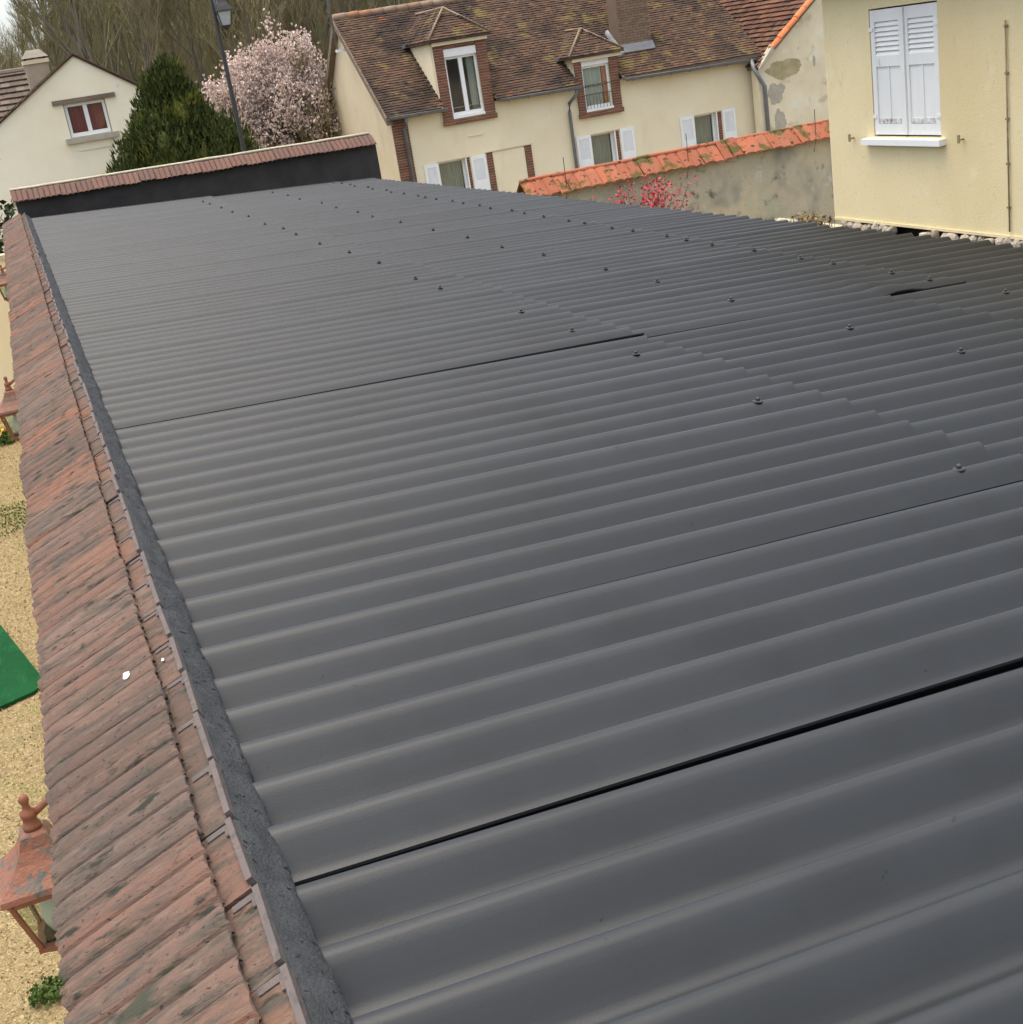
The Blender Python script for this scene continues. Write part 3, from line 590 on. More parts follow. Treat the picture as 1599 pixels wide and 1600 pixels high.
# brick quoin, jambs
bricks(9.555, 10.0, GZ, -.18, HY, .025, vh)
bricks(12.07, 12.25, GZ, -1.45, HY, .03, vh); bricks(13.20, 13.41, GZ, -1.45, HY, .03, vh)
bx('blind_door_panel', 'cream', vh, 12.251, 13.199, HY-.012, HY+.01, GZ, -1.47)
bx('blind_door_lintel', 'shadecream', vh, 12.05, 13.43, HY-.04, HY+.01, -1.445, -1.42)
bx('wall_vent', 'cream', vh, 11.65, 12.06, HY-.03, HY+.01, -.95, -.92)
def sash(parent, x0, x1, z0, z1, y, fr=.055, mull=True, ped=.0, name='window'):
    mb = MB(); mb.box(x0, x0+fr, y, y+.05, z0, z1); mb.box(x1-fr, x1, y, y+.05, z0, z1); mb.box(x0+fr, x1-fr, y+.001, y+.049, z1-fr, z1); mb.box(x0+fr, x1-fr, y+.001, y+.049, z0, z0+fr*1.4)
    xm = (x0+x1)/2
    if mull: mb.box(xm-.055, xm+.055, y-.006, y+.05, z0+fr*1.4, z1-fr)
    wn = mb.build(name, 'white', parent)
    for a, b in (((x0+fr, xm-.055), (xm+.055, x1-fr)) if mull else ((x0+fr, x1-fr),)):
        q = MB(); q.quad((a, y+.03, z0+fr*1.4), (b, y+.03, z0+fr*1.4), (b, y+.03, z1-fr), (a, y+.03, z1-fr)); q.build('pane', GLASS, wn, fix=False)
    return wn
def curtain(parent, x0, x1, z0, z1, y, mat, wv=.02, n=40):
    MB().grid([[(x0+(x1-x0)*i/n, y+wv*math.sin(i*1.3)+.4*wv*math.sin(i*2.9), z) for i in range(n+1)] for z in (z0, z1)]).build('curtain', mat, parent, smooth=True, fix=False)
def shut(parent, x0, x1, z0, z1, y):
    mb = MB(); st = .075; zm = z0+.42*(z1-z0)
    mb.box(x0, x0+st, y-.035, y-.003, z0, z1); mb.box(x1-st, x1, y-.035, y-.003, z0, z1)
    mb.box(x0+st, x1-st, y-.034, y-.004, z1-.10, z1); mb.box(x0+st, x1-st, y-.034, y-.004, z0, zm)
    s = mb.build('shutter', 'white', parent)
    lv = MB(); n = 14; h = (z1-.10-zm)/n
    for i in range(n):
        z = zm+h*i; lv.hexa([(x0+st, y-.030, z), (x0+st, y-.024, z), (x1-st, y-.030, z), (x1-st, y-.024, z), (x0+st, y-.012, z+h), (x0+st, y-.006, z+h), (x1-st, y-.012, z+h), (x1-st, y-.006, z+h)])
    lv.build('louvers', 'shutter', s)
for i, (a, b, c, d) in enumerate(W):
    xe = (11.45, 15.98, 19.28)[i]
    w_ = sash(vh, a, xe, c, d, HY+.16, .05, False); curtain(w_, a+.04, xe-.04, c, d-.03, HY+.26, 'curtain')
    bricks(xe+.03, b-.002, c, d-.0, HY+.06, .05, vh); bx('reveal_post', 'white', vh, xe, xe+.035, HY-.01, HY+.16, c, d-.004)
    bx('window_lintel', 'shadecream', vh, a-.06, b+.06, HY-.018, HY-.001, d+.004, d+.03)
for a, b in ((10.25, 10.655), (11.60, 12.04), (14.78, 15.23), (16.15, 16.59), (18.08, 18.54), (19.48, 19.91)): shut(vh, a, b, -2.62, -1.475, HY)
# gutters and downpipes
def gutter(parent, x0, x1, z0, z1, y):
    rows = []
    for x, z in ((x0, z0), (x1, z1)): rows.append([(x, y+.075*math.cos(a), z+.075*math.sin(a)) for a in [math.pi+math.pi*i/8 for i in range(9)]])
    mb = MB().grid(rows); mb.tube([(x0, y-.078, z0+.004), (x1, y-.078, z1+.004)], .012, 6); mb.build('gutter', 'zinc', parent, smooth=True, fix=False)
gutter(vh, 9.42, 11.05, -.10, -.12, 33.66); gutter(vh, 12.56, 15.0, -.12, -.15, 33.66); gutter(vh, 16.32, 20.72, -.15, -.22, 33.66)
for a, b, za, zb in ((9.42, 11.05, -.10, -.12), (12.56, 15.0, -.12, -.15), (16.32, 20.72, -.15, -.22)):
    x = a+.25
    while x < b:
        z = za+(zb-za)*(x-a)/(b-a); MB().tube([(x, 33.66+.084*math.cos(q), z+.084*math.sin(q)) for q in [math.pi+math.pi*i/6 for i in range(7)]], .010, 4).build('gutter_bracket', 'zinc', vh); x += .6
def pipe(parent, pts, r=.048): MB().tube(pts, r, 10).build('downpipe', 'zinc', parent, smooth=True)
pipe(vh, [(9.90, 33.68, -.18), (9.90, 33.70, -.28), (9.87, 33.90, -.45), (9.87, 33.91, GZ)])
pipe(vh, [(14.86, 33.68, -.20), (14.85, 33.70, -.34), (14.68, 33.90, -.55), (14.66, 33.91, -.8), (14.66, 33.91, GZ)])
pipe(vh, [(20.36, 33.62, -.24), (20.36, 33.50, -.5), (20.42, 33.34, -.75), (20.58, 33.36, -1.0), (20.60, 33.36, GZ)], .06)
# dormers
def dormer(x0, x1, zs, zw, wx0, wx1, wz0, wz1, box, za, yap, zap, ov, nm):
    d = thing_part('dormer', ((x0+x1)/2, 33.95, zs), vh)
    y = 33.93
    if nm == 1: pass
    bricks(x0, wx0, zs+.13, zw, y, .03, d); bricks(wx1, x1, zs+.13, zw, y, .03, d); bricks(x0-.03, x1+.03, zs, zs+.128, y-.02, .035, d)
    if zw-wz1 > .10: bricks(wx0+.001, wx1-.001, wz1+.002, zw, y, .028, d)
    # jamb masonry behind the bricks, cheeks
    yb = 33.72+(zw+.10)/RP
    for a, b in ((x0+.012, wx0-.004), (wx1+.004, x1-.012)): MB().box(a, b, y+.021, y+.25, zs+.02, zw).build('jamb', 'shadecream', d)
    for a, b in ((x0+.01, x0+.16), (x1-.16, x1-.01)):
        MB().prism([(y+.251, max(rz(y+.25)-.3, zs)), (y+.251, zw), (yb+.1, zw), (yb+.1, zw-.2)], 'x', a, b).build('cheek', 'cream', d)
    bx('head', 'shadecream', d, x0+.17, x1-.17, y+.03, y+.25, zw-.06, zw+.02)
    wn = sash(d, wx0+.002, wx1-.002, wz0, wz1-box, y+.07, .06, nm == 1)
    bx('roller_box', 'white', d, wx0+.002, wx1-.002, y-.01, y+.12, wz1-box+.002, wz1)
    bx('sill', 'white', d, wx0-.0, wx1+.0, y-.03, y+.15, wz0-.07, wz0-.002)
    # hipped roof
    xm = (x0+x1)/2; e0, e1 = x0-ov, x1+ov; ye = y-.16; yr = 33.72+(zap+.10)/RP; ys_ = 33.72+(za+.10)/RP
    A = Vector((e0, ye, za)); B = Vector((e1, ye, za)); P = Vector((xm, yap, zap)); Q = Vector((xm, yr+.15, zap)); A2 = Vector((e0, ys_+.25, za)); B2 = Vector((e1, ys_+.25, za))
    mb = MB()
    mb.tri(A, B, P); mb.quad(A2, A, P, Q); mb.quad(B, B2, Q, P); mb.quad(A-Vector((0, 0, .06)), A2-Vector((0, 0, .06)), B2-Vector((0, 0, .06)), B-Vector((0, 0, .06)))
    for p, q in ((A, B), (A2, A), (B, B2)): mb.quad(p, q, q-Vector((0, 0, .06)), p-Vector((0, 0, .06)))
    mb.build('roof', 'rooftile', d, fix=False)
    tm = MB()
    for (o, u, top, cl) in ((A, (B-A), P, 0), (A2, (A-A2), P, 1), (B, (B2-B), P, 2)):
        ul = u.length; u = u.normalized(); t = (top-o)-u*((top-o).dot(u)); tlv = t.length; t = t.normalized(); nn = u.cross(t).normalized()
        def clip(c, o=o, u=u, t=t, tlv=tlv, cl=cl, ul=ul):
            s = (c-o).dot(u); h = (c-o).dot(t)/tlv
            if cl == 0: return not (ul*.5*h-.03 <= s <= ul-ul*.5*h+.03)
            if c.z < rz(c.y)-.02: return True
            run = yap-ye
            return s > ul-run*h+.03 if cl == 1 else s < run*h-.03
        tiled(tm, o, u, t, int(ul/.15)+1, int(tlv/.10)+1, nn, .15, .10, clip=lambda c, f=clip, o=o, t=t, tlv=tlv: f(c) or (c-o).dot(t) > tlv)
    tm.build('dormer_tiles', 'rooftile', d, kind='stuff', fix=False)
    for p, q in ((A, P), (B, P), (P, Q)): MB().tube([p+Vector((0, 0, .02)), q+Vector((0, 0, .03))], .034, 7).build('hip_ridge', 'ridge' if p is P else 'hipmortar', d, smooth=True)
    bx('fascia', 'shadecream', d, e0+.10, e1-.10, ye+.05, ye+.09, za-.15, za-.062)
    bx('flashing', 'zinc', d, e0-.05, e0-.002, ys_-.3, ys_+.2, za-.06, za+.03)
    return d, wn
def thing_part(name, loc, parent): return put(name, None, loc, parent)
d1, w1 = dormer(11.0, 12.5, -.58, 1.53, 11.28, 12.20, -.36, 1.34, .20, 1.60, 34.75, 2.37, .13, 1)
curtain(w1, 11.95, 12.15, -.33, 1.1, 34.16, 'palecurtain')
d2, w2 = dormer(14.96, 16.29, -1.02, .56, 15.18, 16.02, -.80, .55, .21, .63, 34.65, 1.30, .17, 2)
curtain(w2, 15.22, 15.84, -.75, .32, 34.10, 'palecurtain', .03)
bx('inner_shutter', 'verge', w2, 15.85, 15.96, 34.07, 34.11, -.74, .28)
rl = MB()
for i in range(9): rl.tube([(15.2+.1*i, 33.86, -.80), (15.2+.1*i, 33.86, -.42)], .008, 5)
rl.box(15.16, 16.04, 33.85, 33.87, -.43, -.41); rl.build('railing', 'rust', d2)
MB().tube([(14.98, 33.74, -.20), (15.6, 33.70, -.19), (16.3, 33.74, -.14)], .012, 5).build('cable', 'cable', vh)
# chimney
DB = M('dusty brown brick', (.20, .135, .09), (.16, .11, .075), 8, .95, island=[(.22, .145, .095), (.16, .11, .075), (.25, .165, .11)])
ch = MB().box(16.80, 17.74, 34.62, 35.25, .3, 3.3).build('chimney', DB, vh)
cb = MB()
z = .30
while z < 3.25:
    x = 16.78-(.11 if int(z/.07) % 2 else 0)
    while x < 17.76:
        a, b = max(x+.004, 16.78), min(x+.216, 17.76)
        if b-a > .03: cb.box(a, b, 34.605-rnd(0, .005), 34.63, z+.004, z+.062)
        x += .22
    z += .07
cb.build('chimney_bricks', DB, ch, kind='stuff')
MB().hexa([(16.76, 34.47, rz(34.47)+.05), (17.77, 34.47, rz(34.47)+.05), (16.74, 34.60, rz(34.60)+.05), (17.80, 34.60, rz(34.60)+.05), (16.74, 34.46, rz(34.47)+.07), (17.80, 34.46, rz(34.47)+.07), (16.74, 34.60, rz(34.60)+.19), (17.80, 34.60, rz(34.60)+.19)]).build('lead_flashing', 'zinc', ch)
MB().hexa([(16.66, 34.4, rz(34.4)+.05), (16.775, 34.4, rz(34.4)+.05), (16.66, 35.3, rz(35.3)+.05), (16.775, 35.3, rz(35.3)+.05), (16.70, 34.4, rz(34.4)+.12), (16.775, 34.4, rz(34.4)+.14), (16.70, 35.3, rz(35.3)+.12), (16.775, 35.3, rz(35.3)+.14)]).build('lead_flashing', 'zinc', ch)
# annex wall behind the gable and antenna mast
an = thing('low_annex_wall', (8.9, 41, GZ), 'low cream wall with grey cap between pink tree and village house', 'wall')
bx('wall', 'cream', an, 8.25, 9.52, 40.99, 41.3, GZ, -.04); bx('cap', 'zinc', an, 8.2, 9.53, 40.9, 41.4, -.04, .06)
ms = thing('antenna_mast', (9.3, 36.9, 1.6), 'thin grey antenna mast on the left gable of the village house', 'antenna')
MB().tube([(9.22, 36.9, 1.75), (9.18, 36.9, 5.4)], .032, 8).build('mast', 'zinc', ms, smooth=True)
bx('wall_bracket', 'white', ms, 9.18, 9.548, 36.84, 36.96, 1.72, 1.79)
MB().tube([(8.7, 36.9, 5.2), (9.7, 36.9, 5.25)], .015, 6).build('antenna_boom', 'zinc', ms)
for i in range(6): MB().tube([(8.75+.18*i, 36.6, 5.21), (8.75+.18*i, 37.2, 5.21)], .008, 5).build('antenna_rod', 'zinc', ms)

# ================================================================== STAINED GABLE HOUSE
sg = thing('stained_gable_house', (25, 37, GZ), 'old house with stained gable and orange verge tiles beside the village house', 'house')
GY = 33.45; pit = .785
def vz(x): return -.42+pit*(x-20.45)
MB().prism([(20.44, GZ), (29.5, GZ), (29.5, vz(20.72)), (25.1, vz(25.1)-.10), (20.44, vz(20.44)-.12)], 'y', GY, GY+.35).build('gable_wall', 'stained', sg)
bx('side_wall', 'stained', sg, 20.82, 21.1, GY+.36, 44, GZ, -.3)
def rdeck(x0, z0, x1, z1): return MB().hexa([(x0, GY-.08, z0-.09), (x0, 44, z0-.09), (x1, GY-.08, z1-.09), (x1, 44, z1-.09), (x0, GY-.08, z0), (x0, 44, z0), (x1, GY-.08, z1), (x1, 44, z1)])
rdeck(20.42, vz(20.42), 25.1, vz(25.1)).build('roof_deck', 'wood', sg); rdeck(29.8, vz(20.42), 25.1, vz(25.1)).build('roof_deck', 'wood', sg)
tl = MB(); dvv = Vector((1, 0, pit)).normalized(); tiled(tl, (20.40, 44, vz(20.40)), (0, -1, 0), dvv, 48, 30, (-dvv.z, 0, dvv.x), .22, .20, th=.03); tl.build('roof_tiles', 'rooftile_red', sg, kind='stuff', fix=False)
vt = MB()
vrow = []
for v in range(2):
    vrow.append([(v*.40, .12*math.cos(a), .10*math.sin(a)) for a in [math.pi*i/8 for i in range(9)]])
vm = MB().grid(vrow); vm.grid([[(q[0], q[1]*.82, q[2]*.82-.0) for q in r] for r in vrow]); vm.grid([vrow[0], [(q[0], q[1]*.82, q[2]*.82) for q in vrow[0]]])
vm = vm.mesh('verge_tile', MT['verge'], True)
for i in range(15):
    x = 20.92+.30*i
    if x < 25: put('verge_tile', vm, (x, GY-.03, vz(x)+.02+(i % 2)*.006), sg, rot=(0, -math.atan(pit)+rnd(.02, .06), rnd(-.03, .03)))
MB().hexa([(20.42, GY-.14, vz(20.42)-.10), (20.42, GY+.1, vz(20.42)-.10), (20.96, GY-.14, vz(20.96)-.05), (20.96, GY+.1, vz(20.96)-.05), (20.42, GY-.14, vz(20.42)-.04), (20.42, GY+.1, vz(20.42)-.04), (20.96, GY-.14, vz(20.96)+.12), (20.96, GY+.1, vz(20.96)+.12)]).build('verge_board', 'patch_grey', sg)
def blob(cx, cz, rx, rz_, seed, n=64):
    rr = random.Random(seed); return [(cx+rx*math.cos(2*math.pi*i/n)*(1+.45*noise.noise((math.cos(2*math.pi*i/n)*1.6, math.sin(2*math.pi*i/n)*1.6, seed)))*rr.uniform(.93, 1.06), cz+rz_*math.sin(2*math.pi*i/n)*(1+.5*noise.noise((math.cos(2*math.pi*i/n)*1.6, math.sin(2*math.pi*i/n)*1.6, seed+9)))*rr.uniform(.92, 1.06)) for i in range(n)]
for c, mt_, s in (((21.35, -.62, .62, .24), 'patch_olive', 1), ((21.0, -1.25, .26, .32), 'patch_grey', 2), ((21.05, -2.1, .20, .40), 'patch_grey', 5), ((22.35, -.55, .05, .12), 'patch_grey', 6)):
    MB().prism(blob(*c, s), 'y', GY-.004-.001*s, GY+.01).build('render_patch', mt_, sg)

# ================================================================== WHITE GABLE HOUSE, FAR ROOF
K = 38/30
def W3(x, z): return (-.12446+(x+.12446)*K, 1.21662+(z-1.21662)*K)
wh = thing('white_house', (1.5, 42, GZ), 'whitewashed gable house with red curtained window at far left', 'house')
ax, az = W3(1.78, 2.36); rx, rzz = W3(2.97, 1.55); lx, lz = W3(-1.6, .27)
o = [*W3(1.33, .74), *W3(2.21, 1.44)]; wo = (o[0], o[2], o[1], o[3])
mb = MB(); Yw = 38.0
ops = [wo]; mb2 = MB()
# gable as polygon ring around the window
def gquad(a, b, c, d): mb.quad(*[(q[0], Yw, q[1]) for q in (a, b, c, d)])
x0, x1, z0, z1 = wo
def ztop(x): return lz+(az-lz)*(x-lx)/(ax-lx) if x < ax else az+(rzz-az)*(x-ax)/(rx-ax)
xs = sorted([lx, x0, ax, x1, rx])
for a, b in zip(xs, xs[1:]):
    if a >= x0-1e-6 and b <= x1+1e-6:
        gquad((a, GZ), (b, GZ), (b, z0), (a, z0)); gquad((a, z1), (b, z1), (b, ztop(b)), (a, ztop(a)))
    else: gquad((a, GZ), (b, GZ), (b, ztop(b)), (a, ztop(a)))
for a, b in (((x0, z0), (x1, z0)), ((x1, z0), (x1, z1)), ((x1, z1), (x0, z1)), ((x0, z1), (x0, z0))): mb.quad((a[0], Yw, a[1]), (b[0], Yw, b[1]), (b[0], Yw+.3, b[1]), (a[0], Yw+.3, a[1]))
mb.quad((rx, Yw, GZ), (rx, 46, GZ), (rx, 46, rzz), (rx, Yw, rzz)); mb.quad((lx, Yw, GZ), (lx, 46, GZ), (lx, 46, lz), (lx, Yw, lz))
mb.quad((lx, 46, GZ), (rx, 46, GZ), (rx, 46, rzz), (lx, 46, lz)); mb.build('wall', 'white_render', wh, fix=False)
bx('inner_wall', 'room', wh, x0-.5, x1+.5, Yw+.8, Yw+.9, z0-1, z1+.6)
wn = sash(wh, x0+.02, x1-.02, z0+.01, z1-.01, Yw+.10, .075); curtain(wn, x0+.08, x1-.08, z0+.06, z1-.02, Yw+.22, 'redcurtain', .015)
a = W3(1.12, 1.45); b = W3(2.44, 1.535); bx('lintel', 'wood', wh, a[0], b[0], Yw-.06, Yw+.05, z1+.003, z1+.12)
a = W3(1.21, .62); b = W3(2.33, .70); bx('sill', 'patch_grey', wh, a[0], b[0], Yw-.12, Yw+.1, z0-.14, z0-.002)
bx('apron', 'white_render', wh, x0+.12, x1-.12, Yw-.025, Yw+.01, z0-.36, z0-.141)
for (p, q) in (((ax, az), (rx+.06, rzz-.04)), ((lx, lz), (ax, az))):
    MB().hexa([(p[0], Yw-.06, p[1]), (q[0], Yw-.06, q[1]), (p[0], 46.2, p[1]), (q[0], 46.2, q[1]), (p[0], Yw-.06, p[1]+.05), (q[0], Yw-.06, q[1]+.05), (p[0], 46.2, p[1]+.05), (q[0], 46.2, q[1]+.05)]).build('roof', 'rooftile', wh)
    d = Vector((q[0]-p[0], 0, q[1]-p[1])); L = d.length; d.normalize(); n = int(L/.22)
    for i in range(n):
        c = Vector((p[0], Yw-.02, p[1]+.055))+d*(i+.5)*L/n
        MB().hexa([tuple(c+d*s*.115+Vector((0, t, h+(.012 if (s < 0) == (d.z > 0) else 0)))) for h in (0, .035) for t in (-.075, .10) for s in (-1, 1)]).build('verge_tile', 'tile_end', wh)
# chimney on its own stack behind the verge
c0 = W3(.80, 0)[0]; c1 = W3(1.29, 0)[0]; zt = W3(0, 2.43)[1]; zb = 1.2
ch = bx('chimney', M('beige chimney render', (.36, .30, .21), (.30, .25, .17), 4, .95, .4, 40), wh, c0, c1, Yw+.9, Yw+1.5, zb, zt)
bx('chimney_crown', 'shadecream', ch, c0-.04, c1+.04, Yw+.86, Yw+1.54, zt-.10, zt+.002)
MB().hexa([(c0-.05, Yw+.84, zt+.05), (c1+.05, Yw+.84, zt+.05), (c0-.05, Yw+1.56, zt+.05), (c1+.05, Yw+1.56, zt+.05), (c0+.14, Yw+1.0, zt+.26), (c1-.14, Yw+1.0, zt+.26), (c0+.14, Yw+1.4, zt+.26), (c1-.14, Yw+1.4, zt+.26)]).build('chimney_hood', M('grey hood', (.30, .26, .20), (.24, .21, .16), 6), ch)
for sx in (c0+.03, c1-.09): bx('hood_post', 'void', ch, sx, sx+.06, Yw+.95, Yw+1.45, zt+.003, zt+.07)
fh = thing('dark_roof_house', (-6, 48, GZ), 'house with dark brown tiled roof behind the white gable at far left', 'house')
fx1 = 1.52; e_z, r_z = .2, 2.80
bx('wall', 'shadecream', fh, -14, fx1-.15, 44.6, 50.5, GZ, e_z+.1)
tl = MB(); dvf = Vector((0, 3.2, r_z-e_z)).normalized(); nrf = Vector((0, -dvf.z, dvf.y))
MB().hexa([(-14.2, 44.4, e_z-.1), (fx1, 44.4, e_z-.1), (-14.2, 47.6, r_z-.1), (fx1, 47.6, r_z-.1), (-14.2, 44.4, e_z), (fx1, 44.4, e_z), (-14.2, 47.6, r_z), (fx1, 47.6, r_z)]).build('roof_deck', 'wood', fh)
MB().hexa([(-14.2, 50.8, e_z-.1), (fx1, 50.8, e_z-.1), (-14.2, 47.6, r_z-.1), (fx1, 47.6, r_z-.1), (-14.2, 50.8, e_z), (fx1, 50.8, e_z), (-14.2, 47.6, r_z), (fx1, 47.6, r_z)]).build('back_roof', 'rooftile_dark', fh)
tiled(tl, (-14.2+.1, 44.4, e_z), (1, 0, 0), dvf, 54, 15, nrf, .29, .28, th=.04); tl.build('roof_tiles', 'rooftile_dark', fh, kind='stuff', fix=False)
MB().tube([(-14.2, 47.6, r_z+.02), (fx1, 47.6, r_z+.02)], .11, 8).build('ridge', 'rooftile_dark', fh)

# ================================================================== STREET LAMP
LY = 31.0; Kl = LY/25
def L3(x, z): return (-.12446+(x+.12446)*Kl, 1.21662+(z-1.21662)*Kl)
lx_, ltop = L3(4.075, 2.95)
sl2 = thing('street_lamp', (lx_, LY, GZ), 'black street lamp with hanging glass lantern in front of pink tree', 'street lamp')
MB().lathe((lx_, LY, GZ), [(.14, 0), (.14, .1), (.10, .14), (.09, .8), (.07, .9), (.062, 2.0), (.050, 4.6), (.040, ltop-GZ-.1), (.045, ltop-GZ), (.02, ltop-GZ+.06)], 14).build('post', 'iron', sl2, smooth=True)
hx, hz = L3(4.235, 2.30)
z = hz
def sq2(h, zz): return [(hx+sx*h, LY+sy*h, zz) for sx, sy in ((-1, -1), (1, -1), (1, 1), (-1, 1))]
mb = MB().grid([sq2(.015, z-.09), sq2(.05, z-.05), sq2(.10, z-.005), sq2(.105, z+.01), sq2(.02, z+.012)], True); mb.build('lantern_base', 'iron', sl2)
mb = MB().grid([sq2(.095, z+.013), sq2(.155, z+.30)], True); mb.build('lantern_glass', 'lampglass', sl2)
for sx, sy in ((-1, -1), (1, -1), (1, 1), (-1, 1)): MB().tube([(hx+sx*.10, LY+sy*.10, z+.0), (hx+sx*.162, LY+sy*.162, z+.31)], .013, 5).build('lantern_bar', 'iron', sl2)
mb = MB().grid([sq2(.02, z+.301), sq2(.18, z+.302), sq2(.178, z+.33), sq2(.14, z+.42), (sq2(.10, z+.50)), sq2(.075, z+.58), sq2(.06, z+.62), sq2(.01, z+.64)], True); mb.build('lantern_roof', 'iron', sl2)
MB().tube([(lx_, LY, z+.15), (lx_+.03, LY, z+.22), (hx-.16, LY, z+.31)], .018, 6).build('lower_bracket', 'zinc', sl2)
MB().tube([(lx_, LY, z+.60), (hx-.1, LY, z+.78), (hx, LY, z+.74), (hx, LY, z+.63)], .018, 6).build('upper_bracket', 'iron', sl2)
bx('cable_box', 'zinc', sl2, lx_+.03, lx_+.07, LY-.03, LY+.03, z+.28, z+.62)

# ================================================================== TREES
# yew (dense evergreen, several upright lobes)
YY = 34.5; Ky = YY/27
yw = thing('yew_tree', (4.0, YY, GZ), 'dense dark green yew standing before the white house', 'tree')
lob = []
cx, base = 4.06, GZ
for i in range(84):
    t = (i+.5)/84; t = 1-math.sqrt(1-t) if i % 3 else t; a = i*2.39996; r = (1.95*(1-t)**.9+.05)*(.55+.45*((i*7) % 5)/4)
    lob.append((cx+r*math.cos(a)+.10*t, YY+r*math.sin(a)*.7, -1.5+t*3.25, .36+.14*(1-t)))
lob += [(cx+1.35, YY-.4, .05, .40), (cx+1.5, YY-.3, -.4, .45), (cx-1.5, YY-.2, -.65, .45), (cx-1.3, YY-.3, -.25, .42)]
mb = MB()
for (x, y, z, r) in lob:
    for i in range(480):
        d = Vector((random.gauss(0, 1), random.gauss(0, 1), random.gauss(0, 1))).normalized(); q = r*(.45+.70*random.random()**.6)
        c = Vector((x+d.x*q, y+d.y*q, z+d.z*q*1.5)); up_ = Vector((d.x*.4+rnd(-.35, .35), d.y*.4+rnd(-.35, .35), 1)).normalized(); s = up_.cross(Vector((rnd(-1, 1), rnd(-1, 1), 0))).normalized(); l = rnd(.06, .15)
        mb.tri(c-s*.034, c+s*.034, c+up_*l*1.25)
mb.build('crown', 'yew', yw, fix=False)
core = MB()
for (x, y, z, r) in lob:
    core.lathe((x, y, z), [(r*.05, -r*1.0), (r*.4, -r*.7), (r*.5, 0), (r*.32, r*.7), (r*.05, r*1.0)], 7)
core.build('inner_foliage', 'yew', yw)
MB().tube([(cx, YY, GZ), (cx+.05, YY, -.5), (cx+.1, YY, 1.2)], [.16, .11, .03], 8).build('trunk', 'bark', yw)

def branch_tree(h, seed, lv=4, spread=.55, nb=3, trunk_r=.11, first=.3):
    rr = random.Random(seed); mb = MB(); tw = MB(); tips = []
    def grow(p, d, l, r, k):
        pts = [p]; q = p.copy(); dd = d.copy()
        for i in range(3):
            dd = (dd+Vector((rr.uniform(-.13, .13), rr.uniform(-.13, .13), rr.uniform(-.02, .10)))).normalized(); q = q+dd*l/3; pts.append(q.copy())
        (mb if k < 2 else tw).tube(pts, [r, r*.88, r*.76, r*.62], 5 if k == 0 else 4 if k < 2 else 3, cap=False)
        if k >= lv: tips.append((q, dd)); return
        n = nb+(1 if k else 2)
        for i in range(n):
            f = rr.uniform(first if k == 0 else .25, 1); b = pts[0].lerp(pts[-1], f) if k else pts[min(int(f*3), 2)].lerp(pts[min(int(f*3), 2)+1], f*3-min(int(f*3), 2))
            a = rr.uniform(0, 6.28); sd = Vector((math.cos(a), math.sin(a), 0)); nd_ = (dd*(1-spread)+sd*spread+Vector((0, 0, .25))).normalized()
            grow(b, nd_, l*rr.uniform(.42, .66), r*.5, k+1)
        grow(q, dd, l*.55, r*.6, k+1)
    grow(Vector((0, 0, 0)), Vector((rr.uniform(-.06, .06), rr.uniform(-.06, .06), 1)), h*.52, trunk_r, 0)
    for q, d in tips:
        for i in range(3):
            e = q+(d+Vector((rr.uniform(-.5, .5), rr.uniform(-.5, .5), rr.uniform(-.2, .5)))).normalized()*rr.uniform(.25, .6); s = Vector((rr.uniform(-1, 1), rr.uniform(-1, 1), 0)).normalized()*.012
            tw.tri(q-s, q+s, e)
    return mb, tw, tips
# magnolia
MY = 40.5
mg = thing('magnolia_tree', (7.8, MY, GZ), 'pink flowering magnolia tree beside the village house gable', 'tree')
P1 = []; tb = MB(); tt = MB()
b_, t_, tips = branch_tree(5.0, 11, 4, .55, 3, .12, .15)
for src, dst in ((b_, tb), (t_, tt)):
    o_ = len(dst.v); dst.v += [(x*1.0+7.85, y+MY, z+GZ) for x, y, z in src.v]; dst.f += [tuple(i+o_ for i in f) for f in src.f]; dst.mi += [0]*len(src.f)
tb.build('trunk', 'bark', mg); tt.build('branches', 'twig', mg)
mb = MB(); n = 0
cl = []
for i in range(330):
    d = Vector((random.gauss(0, 1), random.gauss(0, 1), random.gauss(0, 1))).normalized(); q = random.random()**.45
    cl.append(Vector((7.85+d.x*1.95*q, MY+d.y*1.5*q, .38+d.z*1.75*q)))
for i in range(46): cl.append(Vector((7.85+rnd(-1.9, 1.8), MY+rnd(-1.2, 1), rnd(-1.7, .3))))
for i in range(30): # ragged top sprays
    x = rnd(-1.9, 1.7); cl.append(Vector((7.9+x, MY+rnd(-.8, .8), 2.05-.20*(x-.5)**2+rnd(-.2, .35))))
cl += [Vector((8.25, MY, 2.75))]
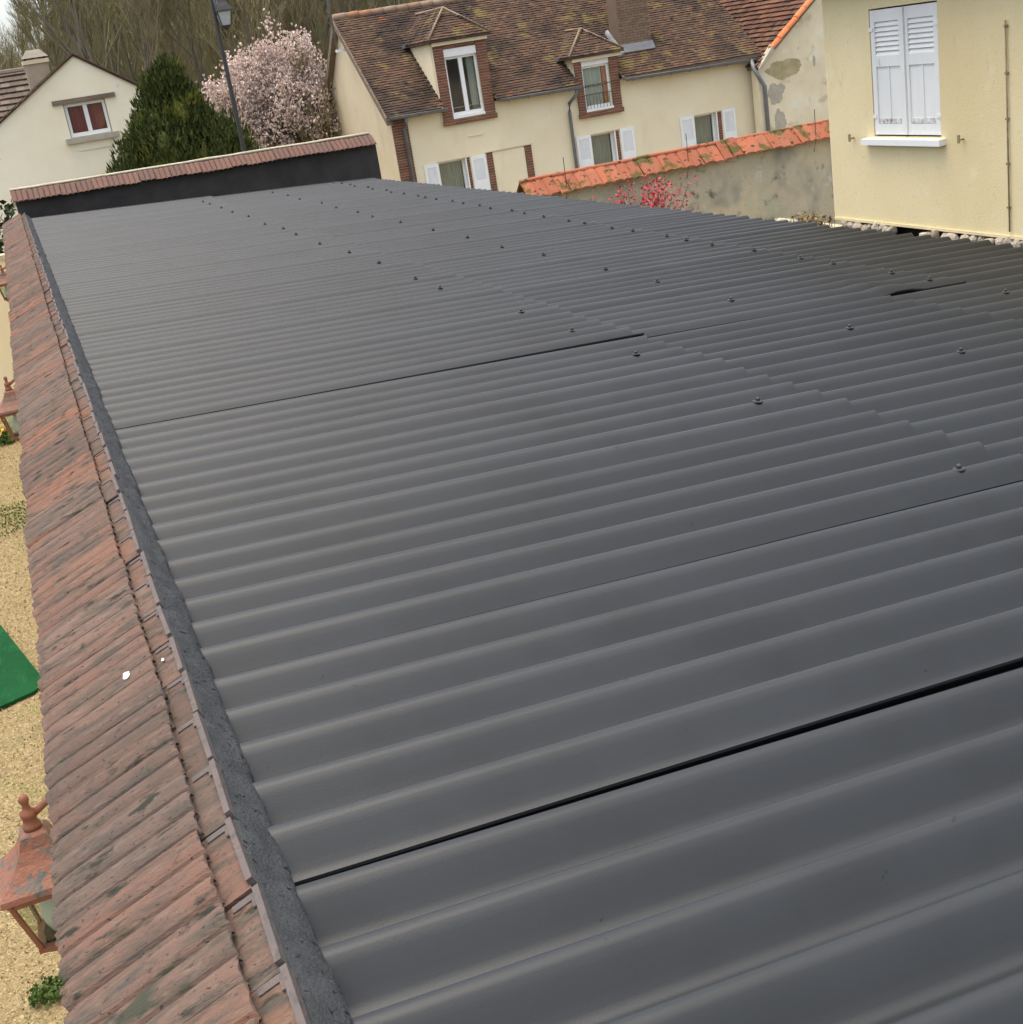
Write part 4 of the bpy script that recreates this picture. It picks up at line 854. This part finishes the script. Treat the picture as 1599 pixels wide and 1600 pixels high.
for c in cl:
    for k in range(40):
        f = c+Vector((random.gauss(0, .15), random.gauss(0, .15), random.gauss(0, .17)))
        a = rnd(0, 6.28); ti = rnd(.2, .8)
        for j in range(3):
            an_ = a+j*2.1; o_ = Vector((math.cos(an_)*ti, math.sin(an_)*ti, .8)).normalized(); s = o_.cross(Vector((0, 0, 1))).normalized(); l = rnd(.06, .115)
            mb.quad(f, f+o_*l*.55+s*.03, f+o_*l, f+o_*l*.55-s*.03)
mb.build('blossom_crown', 'petal', mg, fix=False)

# wooded hillside
def sstep(a, b, x): t = max(0, min(1, (x-a)/(b-a))); return t*t*(3-2*t)
def hz_(x, y):
    q = x/max(y, 1); s = .05+.14*sstep(.01, .09, q)
    return GZ+s*max(0, y-50)**1.02+.5*noise.noise((x*.06, y*.06, 0))*sstep(50, 65, y)
hl = MB().grid([[(x, y, hz_(x, y)-.01) for x in [-90+6*i for i in range(45)]] for y in [49+3.5*i for i in range(32)]])
hl.build('hillside', 'hill', kind='structure', smooth=True)
th = MB()
for i in range(48000):
    y = rnd(52, 128); x = y*rnd(-.10, .42); 
    z = hz_(x, y); l = rnd(.5, 2.3); wd = rnd(.012, .035)*(1+y/120); a = rnd(-.35, .35); e = (x+a*l, y+rnd(-.2, .2), z+l)
    th.tri((x-wd, y, z), (x+wd, y, z), e)
th.build('thicket', 'thicket', kind='stuff', label='olive brown thicket covering the wooded hillside', cat='thicket', fix=False)
var = []
for i in range(6):
    b_, t_, _ = branch_tree(rnd(7.5, 10), 100+i, 4, .42, 3, rnd(.09, .15), .25)
    var.append((b_.mesh('trunk', MT['bark']), t_.mesh('crown', MT['twig'])))
pos = []
for i in range(4000):
    if len(pos) >= 120: break
    y = 53+60*random.random(); q = rnd(-.06, .36); x = q*y
    if q < .04 and random.random() < .35 and y > 60: continue
    if any((x-a)**2+(y-b)**2 < 2.4 for a, b in pos): continue
    pos.append((x, y))
for x, y in pos:
    k = random.randrange(6); s = rnd(.75, 1.15)*(.75 if x/y < .045 else 1)
    t = thing('bare_tree', (x, y, hz_(x, y)-.05), 'bare grey brown tree among the wood on the hillside', 'tree', 'bare trees on the wooded hillside')
    t.rotation_euler.z = rnd(0, 6.28); t.scale = (s, s, s*rnd(.9, 1.2))
    for nm, me in (('trunk', var[k][0]), ('crown', var[k][1])):
        c = bpy.data.objects.new(nm, me); col.objects.link(c); c.parent = t
